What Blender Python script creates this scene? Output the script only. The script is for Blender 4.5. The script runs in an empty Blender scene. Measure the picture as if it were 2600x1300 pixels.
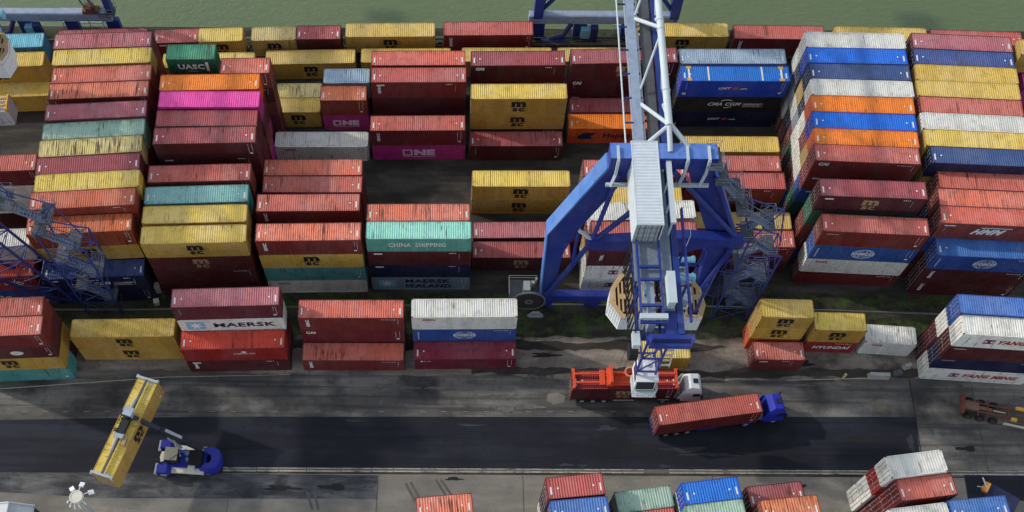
import bpy, math, random
from mathutils import Vector, Matrix
random.seed(7)
sc = bpy.context.scene
col = sc.collection
R = math.radians

# ---------------------------------------------------------------- camera
cam = bpy.data.cameras.new('camera')
cam.sensor_width = 36.0
cam.lens = 2554.69 / 2600 * 36.0
cam.shift_x = 184.2 / 2600          # the photograph is a crop: its optical centre is low and left
cam.shift_y = 465.55 / 2600
cam.clip_end = 3000
camo = bpy.data.objects.new('camera', cam); col.objects.link(camo)
p_, y_, r_ = 1.18285968, -0.0387978899, -0.0246064915
fwd = Vector((math.sin(y_)*math.cos(p_), math.cos(y_)*math.cos(p_), -math.sin(p_)))
rt = Vector((math.cos(y_), -math.sin(y_), 0)); up = rt.cross(fwd)
rr = math.cos(r_)*rt + math.sin(r_)*up; uu = -math.sin(r_)*rt + math.cos(r_)*up
m = Matrix((rr, uu, -fwd)).transposed().to_4x4(); m.translation = Vector((0, 0, 110.046))
camo.matrix_world = m
sc.camera = camo
sc.render.resolution_x = 1024; sc.render.resolution_y = 512

# ---------------------------------------------------------------- sky and sun
EL, AZ = R(30), R(-21)              # shadows run to the right and towards the camera
w = bpy.data.worlds.new('World'); sc.world = w; w.use_nodes = True
nt = w.node_tree; bg = nt.nodes['Background']
sky = nt.nodes.new('ShaderNodeTexSky'); sky.sky_type = 'NISHITA'; sky.sun_disc = False
sky.sun_elevation = EL; sky.sun_rotation = R(-69)
hz = nt.nodes.new('ShaderNodeHueSaturation'); hz.inputs['Saturation'].default_value = 0.45   # thin high cloud whitens the sky
nt.links.new(sky.outputs[0], hz.inputs['Color']); nt.links.new(hz.outputs[0], bg.inputs[0]); bg.inputs[1].default_value = 0.15
sun = bpy.data.lights.new('sun', 'SUN'); sun.energy = 1.55; sun.angle = R(1.5); sun.color = (1.0, 0.93, 0.81)
suno = bpy.data.objects.new('sun', sun); col.objects.link(suno)
suno.rotation_euler = Vector((math.cos(AZ)*math.cos(EL), math.sin(AZ)*math.cos(EL), -math.sin(EL))).to_track_quat('-Z', 'Y').to_euler()
sc.view_settings.view_transform = 'Standard'; sc.view_settings.look = 'None'
sc.view_settings.exposure = 0.62; sc.view_settings.gamma = 1.0

# ---------------------------------------------------------------- materials
def nn(t, typ, **kw):
    n = t.nodes.new(typ)
    for k, v in kw.items(): setattr(n, k, v)
    return n
def mixc(t, fac, a, b, mode='MIX'):
    n = nn(t, 'ShaderNodeMix', data_type='RGBA', blend_type=mode)
    for s, v in ((n.inputs[0], fac), (n.inputs[6], a), (n.inputs[7], b)):
        if hasattr(v, 'is_linked') or hasattr(v, 'links'): t.links.new(v, s)
        elif isinstance(v, tuple): s.default_value = (*v[:3], 1)
        else: s.default_value = v
    return n.outputs[2]
def ramp(t, src, p0, p1, c0=0.0, c1=1.0):
    n = nn(t, 'ShaderNodeMapRange'); n.clamp = True
    t.links.new(src, n.inputs[0])
    n.inputs[1].default_value = p0; n.inputs[2].default_value = p1
    n.inputs[3].default_value = c0; n.inputs[4].default_value = c1
    return n.outputs[0]
def coords(t, scale=(1, 1, 1), rnd=True, rot=0.0):
    tc = nn(t, 'ShaderNodeTexCoord'); mp = nn(t, 'ShaderNodeMapping')
    mp.inputs['Scale'].default_value = scale; mp.inputs['Rotation'].default_value = (0, 0, rot)
    t.links.new(tc.outputs['Object'], mp.inputs['Vector'])
    if not rnd: return mp.outputs[0]
    oi = nn(t, 'ShaderNodeObjectInfo'); mu = nn(t, 'ShaderNodeMath', operation='MULTIPLY'); mu.inputs[1].default_value = 97.0
    t.links.new(oi.outputs['Random'], mu.inputs[0]); t.links.new(mu.outputs[0], mp.inputs['Location'])
    return mp.outputs[0]
def noise(t, vec, s, det=3.0, rough=0.55):
    n = nn(t, 'ShaderNodeTexNoise'); n.inputs['Scale'].default_value = s
    n.inputs['Detail'].default_value = det; n.inputs['Roughness'].default_value = rough
    t.links.new(vec, n.inputs['Vector']); return n.outputs[0]
def newmat(name, rough=0.6, metal=0.0, spec=0.3):
    mt = bpy.data.materials.new(name); mt.use_nodes = True
    b = mt.node_tree.nodes['Principled BSDF']
    b.inputs['Roughness'].default_value = rough; b.inputs['Metallic'].default_value = metal
    b.inputs['Specular IOR Level'].default_value = spec
    return mt, mt.node_tree, b
MATS = {}
def paint(name, c, axis='z', fade=0.25, rust=0.5, rough=0.55, var=0.10, rustc=(0.07, 0.026, 0.014)):
    """weathered paint: fading patches, grime, streaks running down 'axis'"""
    if name in MATS: return MATS[name]
    mt, t, b = newmat(name, rough)
    cc = coords(t)
    lum = 0.3*c[0] + 0.55*c[1] + 0.15*c[2]
    faded = tuple(min(0.85, x*0.72 + lum*0.30 + 0.05) for x in c)
    dark = tuple(x*0.62 for x in c)
    a = mixc(t, ramp(t, noise(t, cc, 0.22, 4, 0.6), 0.42, 0.62, 0, min(1, fade*1.5)), c, faded)
    a = mixc(t, ramp(t, noise(t, cc, 1.1, 5, 0.65), 0.50, 0.72, 0, 0.75), a, dark)
    pv = coords(t, (0.55, 0.02, 0.02)); a = mixc(t, ramp(t, noise(t, pv, 1.0, 1), 0.56, 0.565, 0, 0.22), a, tuple(x*0.5 for x in c))
    sv = coords(t, (5.5, 5.5, 0.35) if axis == 'z' else (4.5, 0.30, 1.0))
    st = ramp(t, noise(t, sv, 1.0, 2.5, 0.6), 0.64 - 0.11*rust, 0.72 - 0.09*rust, 0, 0.92)
    oi = nn(t, 'ShaderNodeObjectInfo')      # each box has its own share of rust
    sh_ = nn(t, 'ShaderNodeMath', operation='ADD'); t.links.new(noise(t, cc, 0.30, 2), sh_.inputs[0]); t.links.new(ramp(t, oi.outputs['Random'], 0, 1, -0.16, 0.13), sh_.inputs[1])
    gate = ramp(t, sh_.outputs[0], 0.50 - 0.08*rust, 0.62, 0, 1)
    mul = nn(t, 'ShaderNodeMath', operation='MULTIPLY'); t.links.new(st, mul.inputs[0]); t.links.new(gate, mul.inputs[1])
    a = mixc(t, mul.outputs[0], a, rustc)
    if axis == 'y':     # grime gathered along the roof's edges, and rust spots near them
        tc = nn(t, 'ShaderNodeTexCoord'); sx = nn(t, 'ShaderNodeSeparateXYZ'); t.links.new(tc.outputs['Object'], sx.inputs[0])
        ab = nn(t, 'ShaderNodeMath', operation='ABSOLUTE'); t.links.new(sx.outputs['Y'], ab.inputs[0])
        eg = nn(t, 'ShaderNodeMath', operation='MULTIPLY'); t.links.new(ramp(t, ab.outputs[0], 0.55, 1.15), eg.inputs[0])
        t.links.new(ramp(t, noise(t, coords(t, (2.2, 0.6, 1)), 1.0, 4, 0.7), 0.46, 0.66, 0, 0.35+0.5*min(1, rust)), eg.inputs[1])
        a = mixc(t, eg.outputs[0], a, tuple(x*0.30+y*0.5 for x, y in zip(c, rustc)))
    sp = ramp(t, noise(t, cc, 6.5, 2), 0.70 - 0.03*rust, 0.75, 0, 0.7)
    a = mixc(t, sp, a, rustc)
    oi = nn(t, 'ShaderNodeObjectInfo'); v = ramp(t, oi.outputs['Random'], 0, 1, 1 - var, 1 + var)
    hs = nn(t, 'ShaderNodeHueSaturation'); t.links.new(a, hs.inputs['Color']); t.links.new(v, hs.inputs['Value'])
    h2 = ramp(t, oi.outputs['Random'], 0, 1, 0.494, 0.506); t.links.new(h2, hs.inputs['Hue'])
    t.links.new(hs.outputs[0], b.inputs['Base Color'])
    MATS[name] = mt; return mt
def plain(name, c, rough=0.6, metal=0.0, grime=0.3, spec=0.3, scale=1.0):
    if name in MATS: return MATS[name]
    mt, t, b = newmat(name, rough, metal, spec)
    cc = coords(t)
    a = mixc(t, ramp(t, noise(t, cc, 1.3*scale, 4), 0.42, 0.75, 0, grime), c, tuple(x*0.45 + 0.01 for x in c))
    a = mixc(t, ramp(t, noise(t, cc, 0.5*scale, 3), 0.45, 0.75, 0, grime*0.8), a, tuple(min(.9, x*1.25 + 0.02) for x in c))
    t.links.new(a, b.inputs['Base Color']); MATS[name] = mt; return mt
def lamp_glass(name, c):  # dark glass, slightly dusty
    if name in MATS: return MATS[name]
    mt, t, b = newmat(name, 0.38, 0.0, 0.3); b.inputs['Base Color'].default_value = (*c, 1); MATS[name] = mt; return mt

# side colour, bleached roof colour, everyday word
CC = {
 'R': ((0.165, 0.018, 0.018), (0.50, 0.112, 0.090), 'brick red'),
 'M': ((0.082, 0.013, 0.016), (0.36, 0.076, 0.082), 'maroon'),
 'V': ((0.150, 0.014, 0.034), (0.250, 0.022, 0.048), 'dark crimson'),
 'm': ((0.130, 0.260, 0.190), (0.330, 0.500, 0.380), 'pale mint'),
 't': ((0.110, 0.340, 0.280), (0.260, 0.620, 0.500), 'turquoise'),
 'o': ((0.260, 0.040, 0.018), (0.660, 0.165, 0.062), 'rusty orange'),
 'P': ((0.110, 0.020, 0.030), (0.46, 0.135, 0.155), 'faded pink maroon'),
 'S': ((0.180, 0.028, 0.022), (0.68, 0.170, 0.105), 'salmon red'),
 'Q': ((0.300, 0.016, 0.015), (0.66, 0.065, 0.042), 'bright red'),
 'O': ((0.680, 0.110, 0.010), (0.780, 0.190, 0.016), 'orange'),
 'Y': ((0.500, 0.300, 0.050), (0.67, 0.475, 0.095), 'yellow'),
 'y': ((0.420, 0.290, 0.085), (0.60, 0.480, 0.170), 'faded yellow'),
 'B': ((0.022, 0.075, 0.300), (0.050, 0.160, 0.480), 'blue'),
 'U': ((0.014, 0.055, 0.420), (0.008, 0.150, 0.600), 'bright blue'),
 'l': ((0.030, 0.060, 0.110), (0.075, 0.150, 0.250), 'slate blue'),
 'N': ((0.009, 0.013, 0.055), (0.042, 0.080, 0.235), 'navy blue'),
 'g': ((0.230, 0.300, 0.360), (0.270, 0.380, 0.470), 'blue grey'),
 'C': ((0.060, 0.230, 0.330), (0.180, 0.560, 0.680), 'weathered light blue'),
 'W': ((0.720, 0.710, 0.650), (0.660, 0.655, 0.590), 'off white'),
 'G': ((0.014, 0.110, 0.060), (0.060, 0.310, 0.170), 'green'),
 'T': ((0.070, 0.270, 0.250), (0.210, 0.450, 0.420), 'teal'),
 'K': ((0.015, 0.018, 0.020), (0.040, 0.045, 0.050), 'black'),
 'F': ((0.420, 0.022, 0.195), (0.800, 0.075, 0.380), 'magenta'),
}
RUST = {'S': 1.0, 'y': 1.0, 'C': 1.2, 'G': 1.1, 'T': 0.8, 'M': 0.7, 'R': 0.6, 'P': 0.6, 'W': 0.5, 'Y': 0.35, 'F': 0.1, 'O': 0.25, 'U': 0.15, 'm': 1.0, 'o': 1.1, 't': .4, 'B': 0.5, 'Q': 0.7}
def side_mat(k): return paint('paint_side_' + CC[k][2].replace(' ', '_'), CC[k][0], 'z', 0.22, RUST.get(k, .4)*0.7)
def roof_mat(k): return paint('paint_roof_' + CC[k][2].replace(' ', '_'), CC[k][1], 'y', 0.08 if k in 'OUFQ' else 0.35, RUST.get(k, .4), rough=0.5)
steel = plain('galvanised_steel', (0.42, 0.42, 0.40), 0.45, 0.3)
castm = plain('rusty_steel', (0.10, 0.055, 0.038), 0.8, 0.0, 0.6)
white = plain('white_lettering', (0.70, 0.70, 0.68), 0.6, 0, 0.25, scale=3)
black = plain('black_lettering', (0.012, 0.012, 0.014), 0.6, 0, 0.1)
redl = plain('red_lettering', (0.42, 0.03, 0.03), 0.6, 0, 0.2)
purp = plain('plum_lettering', (0.20, 0.012, 0.09), 0.6, 0, 0.2)
navyl = plain('navy_lettering', (0.010, 0.018, 0.07), 0.6, 0, 0.15)
sandl = plain('sand_lettering', (0.34, 0.22, 0.12), 0.7, 0, 0.4, scale=3)
skyl = plain('sky_blue_emblem', (0.18, 0.42, 0.55), 0.6, 0, 0.15)
orl = plain('orange_lettering', (0.60, 0.12, 0.03), 0.6, 0, 0.15)
blue = paint('crane_blue', (0.016, 0.038, 0.230), 'z', 0.25, 0.35, 0.45, 0.12, (0.045, 0.030, 0.030))  # deep tone takes in the shade on the webs
bluel = plain('crane_blue_worn', (0.260, 0.320, 0.430), 0.5, 0, 0.55, 0.4, 1.2)
bluet = paint('crane_blue_sunlit', (0.070, 0.190, 0.540), 'z', 0.3, 0.45, 0.5, 0.1, (0.10, 0.07, 0.06))  # lighter copy for flanges and top plate: sunlight put into the colour
lgrey = plain('light_grey_paint', (0.46, 0.53, 0.56), 0.5, 0, 0.22, 0.35, 0.6)
dgrey = plain('grating_grey', (0.090, 0.095, 0.105), 0.75, 0, 0.5)
bgrey = plain('stair_grey', (0.160, 0.200, 0.270), 0.65, 0.0, 0.4)
rubber = plain('rubber', (0.014, 0.014, 0.015), 0.85, 0, 0.2)
tan = plain('weathered_timber', (0.48, 0.33, 0.17), 0.8, 0, 0.35)
glass = lamp_glass('dark_glass', (0.02, 0.024, 0.028))
cream = plain('cream_paint', (0.62, 0.60, 0.50), 0.5, 0, 0.2)
wtruck = plain('truck_white', (0.70, 0.72, 0.74), 0.6, 0, 0.15, 0.3)
btruck = plain('truck_blue', (0.020, 0.032, 0.400), 0.62, 0, 0.30, 0.25)
spr = plain('spreader_orange', (0.66, 0.085, 0.030), 0.5, 0, 0.35)
spry = plain('spreader_yellow', (0.62, 0.36, 0.05), 0.5, 0, 0.35)
silver = plain('silver_paint', (0.40, 0.44, 0.46), 0.4, 0.2, 0.3)
rusty = plain('rust_brown', (0.150, 0.062, 0.038), 0.85, 0, 0.7, 0.2, 2.0)

# ---------------------------------------------------------------- mesh helpers
class MB:
    def __init__(s): s.v = []; s.f = []; s.m = []
    def face(s, pts, m=0):
        i = len(s.v); s.v += [tuple(p) for p in pts]; s.f.append(tuple(range(i, i+len(pts)))); s.m.append(m)
    def box(s, x0, x1, y0, y1, z0, z1, m=0):
        i = len(s.v)
        s.v += [(x0,y0,z0),(x1,y0,z0),(x1,y1,z0),(x0,y1,z0),(x0,y0,z1),(x1,y0,z1),(x1,y1,z1),(x0,y1,z1)]
        for q in ((0,3,2,1),(4,5,6,7),(0,1,5,4),(1,2,6,5),(2,3,7,6),(3,0,4,7)):
            s.f.append(tuple(i+k for k in q)); s.m.append(m)
    def beam(s, p, q, wd, hg, m=0, upv=(0, 0, 1)):
        p, q = Vector(p), Vector(q); d = (q-p).normalized(); u = Vector(upv)
        if abs(d.dot(u)) > 0.98: u = Vector((0, 1, 0))
        a = d.cross(u).normalized(); b = a.cross(d).normalized()
        i = len(s.v)
        for e in (p, q):
            for (sa, sb) in ((-1,-1),(1,-1),(1,1),(-1,1)): s.v.append(tuple(e + a*(sa*wd/2) + b*(sb*hg/2)))
        for k in range(4): s.f.append((i+k, i+(k+1)%4, i+4+(k+1)%4, i+4+k)); s.m.append(m)
        s.f.append((i+3,i+2,i+1,i)); s.m.append(m); s.f.append((i+4,i+5,i+6,i+7)); s.m.append(m)
    def tube(s, p, q, r, n=8, m=0, r2=None, caps=True):
        p, q = Vector(p), Vector(q); d = (q-p).normalized(); u = Vector((0,0,1)) if abs(d.z) < .9 else Vector((0,1,0))
        a = d.cross(u).normalized(); b = a.cross(d)
        i = len(s.v); r2 = r if r2 is None else r2
        for e, rad in ((p, r), (q, r2)):
            for k in range(n):
                t = 2*math.pi*k/n; s.v.append(tuple(e + a*math.cos(t)*rad + b*math.sin(t)*rad))
        for k in range(n): s.f.append((i+k, i+(k+1)%n, i+n+(k+1)%n, i+n+k)); s.m.append(m)
        if caps:
            s.f.append(tuple(i+n-1-k for k in range(n))); s.m.append(m); s.f.append(tuple(i+n+k for k in range(n))); s.m.append(m)
    def path(s, pts, r, n=6, m=0):
        for a, b in zip(pts, pts[1:]): s.tube(a, b, r, n, m)
    def prism(s, poly, fn, d0, d1, m=0):
        """poly: list of 2-D points; fn(u,v,w)->3-D; extruded from d0 to d1"""
        n = len(poly); i = len(s.v)
        for d in (d0, d1):
            for (u, v) in poly: s.v.append(tuple(fn(u, v, d)))
        s.f.append(tuple(i+k for k in range(n))); s.m.append(m)
        s.f.append(tuple(i+2*n-1-k for k in range(n))); s.m.append(m)
        for k in range(n): s.f.append((i+k, i+n+k, i+n+(k+1)%n, i+(k+1)%n)); s.m.append(m)
    def ring(s, c, r0, r1, n, ax='y', y=0.1, m=0):
        c = Vector(c)
        for k in range(n):
            t0, t1 = 2*math.pi*k/n, 2*math.pi*(k+1)/n
            P = []
            for yy in (-y/2, y/2):
                for (r, t) in ((r0,t0),(r1,t0),(r1,t1),(r0,t1)):
                    if ax == 'y': P.append(c + Vector((r*math.cos(t), yy, r*math.sin(t))))
                    else: P.append(c + Vector((r*math.cos(t), r*math.sin(t), yy)))
            for q in ((0,1,2,3),(7,6,5,4),(1,5,6,2),(0,3,7,4)): s.face([P[j] for j in q], m)
    def merge(s, o, M=None, m=None):
        i = len(s.v)
        s.v += [tuple(M @ Vector(p)) for p in o.v] if M else list(o.v)
        s.f += [tuple(i+k for k in f) for f in o.f]; s.m += [m]*len(o.f) if m is not None else list(o.m)
    def mesh(s, name, mats):
        me = bpy.data.meshes.new(name); me.from_pydata(s.v, [], s.f); me.validate()
        for mt in mats: me.materials.append(mt)
        for pl, k in zip(me.polygons, s.m): pl.material_index = min(k, len(mats)-1)
        me.update(); return me
def link(name, me, parent=None, loc=None, rz=0.0, mats=None):
    o = bpy.data.objects.new(name, me); col.objects.link(o)
    if parent: o.parent = parent
    if loc is not None: o.location = loc
    if rz: o.rotation_euler = (0, 0, rz)
    if mats:
        for k, mt in enumerate(mats): o.material_slots[k].link = 'OBJECT'; o.material_slots[k].material = mt
    return o
def tag(o, label=None, cat=None, group=None, kind=None):
    if label: o['label'] = label
    if cat: o['category'] = cat
    if group: o['group'] = group
    if kind: o['kind'] = kind
    return o
def part(name, mb, mats, parent=None, **kw):
    return link(name, mb.mesh(name, mats if isinstance(mats, (list, tuple)) else [mats]), parent, **kw)
def empty(name, loc=(0, 0, 0), rz=0.0):
    o = bpy.data.objects.new(name, None); o.empty_display_size = 0.5; col.objects.link(o)
    o.location = loc; o.rotation_euler = (0, 0, rz); return o
def struct(name, mb, mats): return tag(part(name, mb, mats), kind='structure')
def sheet(x0, x1, y0, y1, z, nx=1):
    b = MB(); b.face([(x0,y0,z),(x1,y0,z),(x1,y1,z),(x0,y1,z)]); return b

# ---------------------------------------------------------------- ground, roads, water
def ground_mat(name, base, light, dark, s1=0.12, s2=0.9, grain=0.25, streak=None, green=None, l_amt=0.9, d_amt=0.9):
    mt, t, b = newmat(name, 0.85, 0, 0.25)
    cc = coords(t, (1, 1, 1), False); cs = coords(t, (0.35, 1.6, 1), False)
    a = mixc(t, ramp(t, noise(t, cs, s1*2.2, 5, 0.62), 0.45, 0.66, 0, l_amt), base, light)
    a = mixc(t, ramp(t, noise(t, cs, s2*0.45, 5, 0.65), 0.50, 0.70, 0, l_amt*0.6), a, light)
    a = mixc(t, ramp(t, noise(t, cc, s1*1.3, 4, 0.6), 0.50, 0.68, 0, d_amt), a, dark)
    a = mixc(t, ramp(t, noise(t, cc, s2*2.0, 4, 0.7), 0.55, 0.72, 0, d_amt*0.7), a, dark)
    if green: a = mixc(t, ramp(t, noise(t, cc, 0.55, 5, 0.7), 0.48, 0.62, 0, 0.9), a, green)
    if streak:   # long tyre streaks running along the road
        sv = coords(t, (0.035, 1.5, 1), False, 0.02)
        a = mixc(t, ramp(t, noise(t, sv, 1.0, 4, 0.6), 0.50, 0.64, 0, 0.7), a, streak)
    g = ramp(t, noise(t, cc, 7.0, 3, 0.8), 0.25, 0.75, 1-grain, 1+grain)
    hs = nn(t, 'ShaderNodeHueSaturation'); t.links.new(a, hs.inputs['Color']); t.links.new(g, hs.inputs['Value'])
    t.links.new(hs.outputs[0], b.inputs['Base Color'])
    return mt
yard = ground_mat('yard_concrete', (0.034, 0.031, 0.026), (0.105, 0.095, 0.078), (0.020, 0.019, 0.017), 0.12, 0.9, 0.3, l_amt=0.7)
dirtm = ground_mat('worn_concrete', (0.185, 0.158, 0.130), (0.320, 0.285, 0.240), (0.046, 0.036, 0.029), 0.16, 1.0, 0.35)
roadm = ground_mat('worn_asphalt', (0.092, 0.087, 0.080), (0.235, 0.222, 0.195), (0.030, 0.029, 0.030), 0.10, 0.5, 0.22, streak=(0.038, 0.038, 0.042))
darkm = ground_mat('fresh_asphalt', (0.0135, 0.0148, 0.022), (0.032, 0.038, 0.054), (0.0085, 0.009, 0.013), 0.07, 0.35, 0.2, streak=(0.010, 0.011, 0.017), l_amt=0.6)
apronm = ground_mat('pale_concrete', (0.180, 0.170, 0.146), (0.245, 0.230, 0.198), (0.120, 0.112, 0.098), 0.14, 0.9, 0.25, d_amt=0.7)
patchm = ground_mat('patched_asphalt', (0.048, 0.049, 0.056), (0.15, 0.15, 0.145), (0.022, 0.023, 0.028), 0.20, 0.6, 0.25)
mossm = ground_mat('moss_ground', (0.022, 0.022, 0.015), (0.075, 0.072, 0.050), (0.012, 0.012, 0.010), 0.15, 0.8, 0.4, green=(0.045, 0.080, 0.016))
b = MB(); b.face([(-400,-250,0),(400,-250,0),(400,107.9,0),(-400,107.9,0)]); b.face([(-400,107.9,0),(400,107.9,0),(400,107.9,-6),(-400,107.9,-6)])
struct('ground', b, yard)
def ragged(pts, amp):
    out = []
    for p, q in zip(pts, pts[1:]+pts[:1]):
        d = Vector((q[0]-p[0], q[1]-p[1], 0)); L_ = d.length; n = max(1, int(L_/0.8)); nv = Vector((-d.y, d.x, 0)).normalized()
        wob = 0
        for k in range(n):
            wob = wob*.7+random.uniform(-amp, amp); t_ = k/n; w_ = wob if 0 < k < n else 0
            out.append((p[0]+d.x*t_+nv.x*w_, p[1]+d.y*t_+nv.y*w_))
    return out
def strip(name, pts, z, mt, amp=0):
    if amp: pts = ragged(pts, amp)
    bb = MB(); bb.face([(x, y, z) for x, y in pts]); return struct(name, bb, mt)
strip('road', [(-90,40.2),(54.6,44.0),(54.6,41.0),(95,41.3),(95,59),(-90,56.5)], 0.004, roadm)
strip('worn_yard', [(-90,52.6),(-35,53.6),(10,53.3),(36,53.2),(58,53.9),(95,53.5),(95,60.2),(-90,59.6)], 0.012, dirtm, .16)
strip('worn_yard', [(-30,56.6),(0,56.9),(30,56.9),(34,57.4),(28,58.3),(2,58.2),(-30,57.9)], 0.030, yard, .22)
strip('worn_yard', [(2,53.5),(30,53.4),(56,53.8),(56,54.9),(40,54.6),(26,54.4),(2,54.5)], 0.030, yard, .2)
strip('concrete_patch', [(11.2,51.0),(12.4,51.2),(13.3,50.7),(13.1,49.9),(11.9,49.6),(11.0,50.1)], 0.026, apronm, .12)
strip('asphalt_lane', [(-90,39.0),(-26.9,40.7),(54.3,41.6),(54.7,48.5),(-30.8,47.5),(-54,46.8),(-90,45.0)], 0.016, darkm)
strip('pavement', [(-90,-40),(95,-40),(95,41.0),(66,40.9),(-26.9,40.35),(-50,38.0),(-90,37.0)], 0.008, apronm)
strip('asphalt_patch', [(-62,38.2),(-41,37.1),(-8.8,37.4),(-8.9,40.3),(-27,40.3),(-62,40.1)], 0.020, patchm)
strip('asphalt_patch', [(59.1,41.2),(80,41.2),(80,38.0),(59.0,38.2)], 0.020, darkm)
strip('moss_strip', [(-90,58.4),(95,58.9),(95,65.0),(-90,64.6)], 0.024, mossm, .2)
strip('moss_strip', [(-90,101.2),(95,101.8),(95,107.7),(-90,107.3)], 0.024, mossm)
def line(name, x0, y0, x1, y1, wd, z, mt):
    d = Vector((x1-x0, y1-y0, 0)).normalized(); n = Vector((-d.y, d.x, 0))*wd/2
    bb = MB(); bb.face([(x0-n.x,y0-n.y,z),(x1-n.x,y1-n.y,z),(x1+n.x,y1+n.y,z),(x0+n.x,y0+n.y,z)]); return bb
mk = plain('worn_marking_paint', (0.42, 0.40, 0.30), 0.8, 0, 0.8, 0.2, 3)
mky = plain('worn_yellow_marking', (0.26, 0.24, 0.16), 0.8, 0, 0.8, 0.2, 3)
b = MB()
for k in range(38):                     # dashed lane line
    x = -52 + k*2.52; yy = 48.3 + 0.012*(x+20)
    if 20 < x < 26 or random.random() < .1: continue
    b.merge(line('', x, yy, x+0.70, yy+0.008, 0.07, 0.022, None))
struct('road_marking', b, mky)
b = MB(); b.merge(line('', -60, 50.45, -35, 52.7, 0.10, 0.030, None)); b.merge(line('', -35, 52.7, -20, 53.2, 0.08, 0.030, None)); b.merge(line('', 40, 53.15, 52.5, 53.6, 0.10, 0.030, None))
struct('road_marking', b, mk)
# drainage kerb: two pale concrete ribs with a slotted gutter between
kerbm = ground_mat('kerb_concrete', (0.34, 0.32, 0.25), (0.48, 0.45, 0.36), (0.09, 0.08, 0.065), 0.5, 2.5, 0.3)
kb = MB(); x = -27.0
while x < 84:
    ln = random.uniform(2.2, 4.6)
    if not (21.0 < x < 23.2):
        y = 40.62 + (x+27)*0.0072
        for dy, wd in ((0.06, 0.15), (0.42, 0.11)):
            kb.box(x, x+ln-0.10, y+dy-wd/2, y+dy+wd/2, 0.0, 0.055)
    x += ln
struct('kerb', kb, kerbm)
b = MB(); b.face([(-27,40.60,0.026),(84,41.40,0.026),(84,41.90,0.026),(-27,41.10,0.026)]); struct('gutter', b, plain('gutter_dark', (0.13, 0.125, 0.11), 0.9, 0, 0.6))
# rails
railm = plain('rail_steel', (0.33, 0.31, 0.29), 0.35, 0.6, 0.5)
for (ya, yb, nm) in ((62.35, 62.0, 'a'), (106.2, 106.2, 'b'), (103.1, 103.1, 'c'), (104.55, 104.55, 'd')):
    b = MB()
    pts = [(-90, ya-0.9), (-40, ya-0.35), (-10, ya+0.55), (14, ya+0.95), (34, ya+0.85), (59, ya+0.1), (95, ya-1.2)] if nm == 'a' else [(-90, ya-1.4), (-40, ya-0.5), (0, ya), (40, ya-0.1), (95, ya-1.6)]
    for p, q in zip(pts, pts[1:]):
        b.beam((*p, 0.09), (*q, 0.09), 0.09, 0.13); b.beam((*p, 0.035), (*q, 0.035), 0.22, 0.04)
    struct('crane_rail' if nm in 'ab' else 'railway_track', b, railm)
# skid marks on the pale concrete
sk = plain('skid_mark', (0.105, 0.100, 0.088), 0.9, 0, 0.5, 0.2, 2)
b = MB()
for (x0, y0, x1, y1) in ((-5.6,39.4,-3.9,36.2),(-5.0,39.5,-3.2,36.3),(-2.1,39.9,-0.1,36.6),(-1.5,39.9,0.6,36.7),(-17,38.2,-16.2,36),(-16.2,38.3,-15.5,36)):
    b.merge(line('', x0, y0, x1, y1, 0.30, 0.024, None))
struct('skid_mark', b, sk)
b = MB()
for (x0, y0) in ((9.0,54.1),(9.9,54.15),(10.8,54.2),(11.7,54.25)): b.merge(line('', x0, y0, x0+0.05, y0-2.4, 0.42, 0.026, None))
struct('skid_mark', b, sk)
b = MB(); b.merge(line('', 54.75, 53.5, 54.55, 40.9, 0.10, 0.028, None)); struct('expansion_joint', b, plain('joint_tar', (0.012,0.012,0.013), .9))
b = MB()
for k in range(22):
    t = 2*math.pi*k/22; b.v.append((50.6+0.95*math.cos(t)*random.uniform(.75,1.15), 49.9+0.75*math.sin(t)*random.uniform(.75,1.15), 0.022))
b.f.append(tuple(range(22))); b.m.append(0); struct('concrete_patch', b, plain('patch_sand', (0.17, 0.155, 0.11), .9, 0, .5, .2, 3))
# pale scuffs and spills, dark oil stains
scuffd = ground_mat('scuff_on_asphalt', (0.034, 0.038, 0.046), (0.055, 0.060, 0.070), (0.018, 0.019, 0.024), 0.5, 2.5, 0.4)
scuffm = ground_mat('scuff_grey', (0.105, 0.103, 0.097), (0.19, 0.188, 0.175), (0.045, 0.045, 0.045), 0.5, 2.5, 0.4)
oilm = plain('oil_stain', (0.012, 0.012, 0.013), .7, 0, .3)
def stain(x, y, rx, ry, z, mt, nm):
    n = 26; pts = []
    w1, w2 = random.uniform(0, 6), random.uniform(0, 6)
    for k in range(n):
        t = 2*math.pi*k/n; r = 1+.25*math.sin(3*t+w1)+.18*math.sin(5*t+w2)+random.uniform(-.12, .12)
        pts.append((x+rx*r*math.cos(t), y+ry*r*math.sin(t)))
    strip(nm, pts, z, mt)
for (x, y, rx, ry) in ((-8.5,51.4,.7,.16),(-5.5,51.6,1.3,.12),(-1.6,51.6,2.2,.16),(-10,50.6,1.0,.1),(3.2,50.8,1.6,.12),(7.0,50.9,1.8,.18),(-9,49.6,.5,.22),(-6.2,49.5,.5,.25),(4.5,49.2,.4,.3),(6,48.9,1.2,.4),(9,49.3,1.6,.35),(8.8,48.3,.9,.2),(36,50.7,2.4,.10),(41,52.5,2.0,.15),(18,46.6,1.0,.3),(27,44.0,2.4,.35),(30,43.4,3.0,.2),(-12,47.2,1.1,.10),(2,46.8,1.4,.12),(13,41.9,.9,.14),(15,41.8,.5,.2),(53.6,45.2,.35,.9),(24.5,41.9,.6,.15)): stain(x, y, rx, ry, .0325, scuffd if y < 48 else scuffm, 'road_stain')
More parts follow.
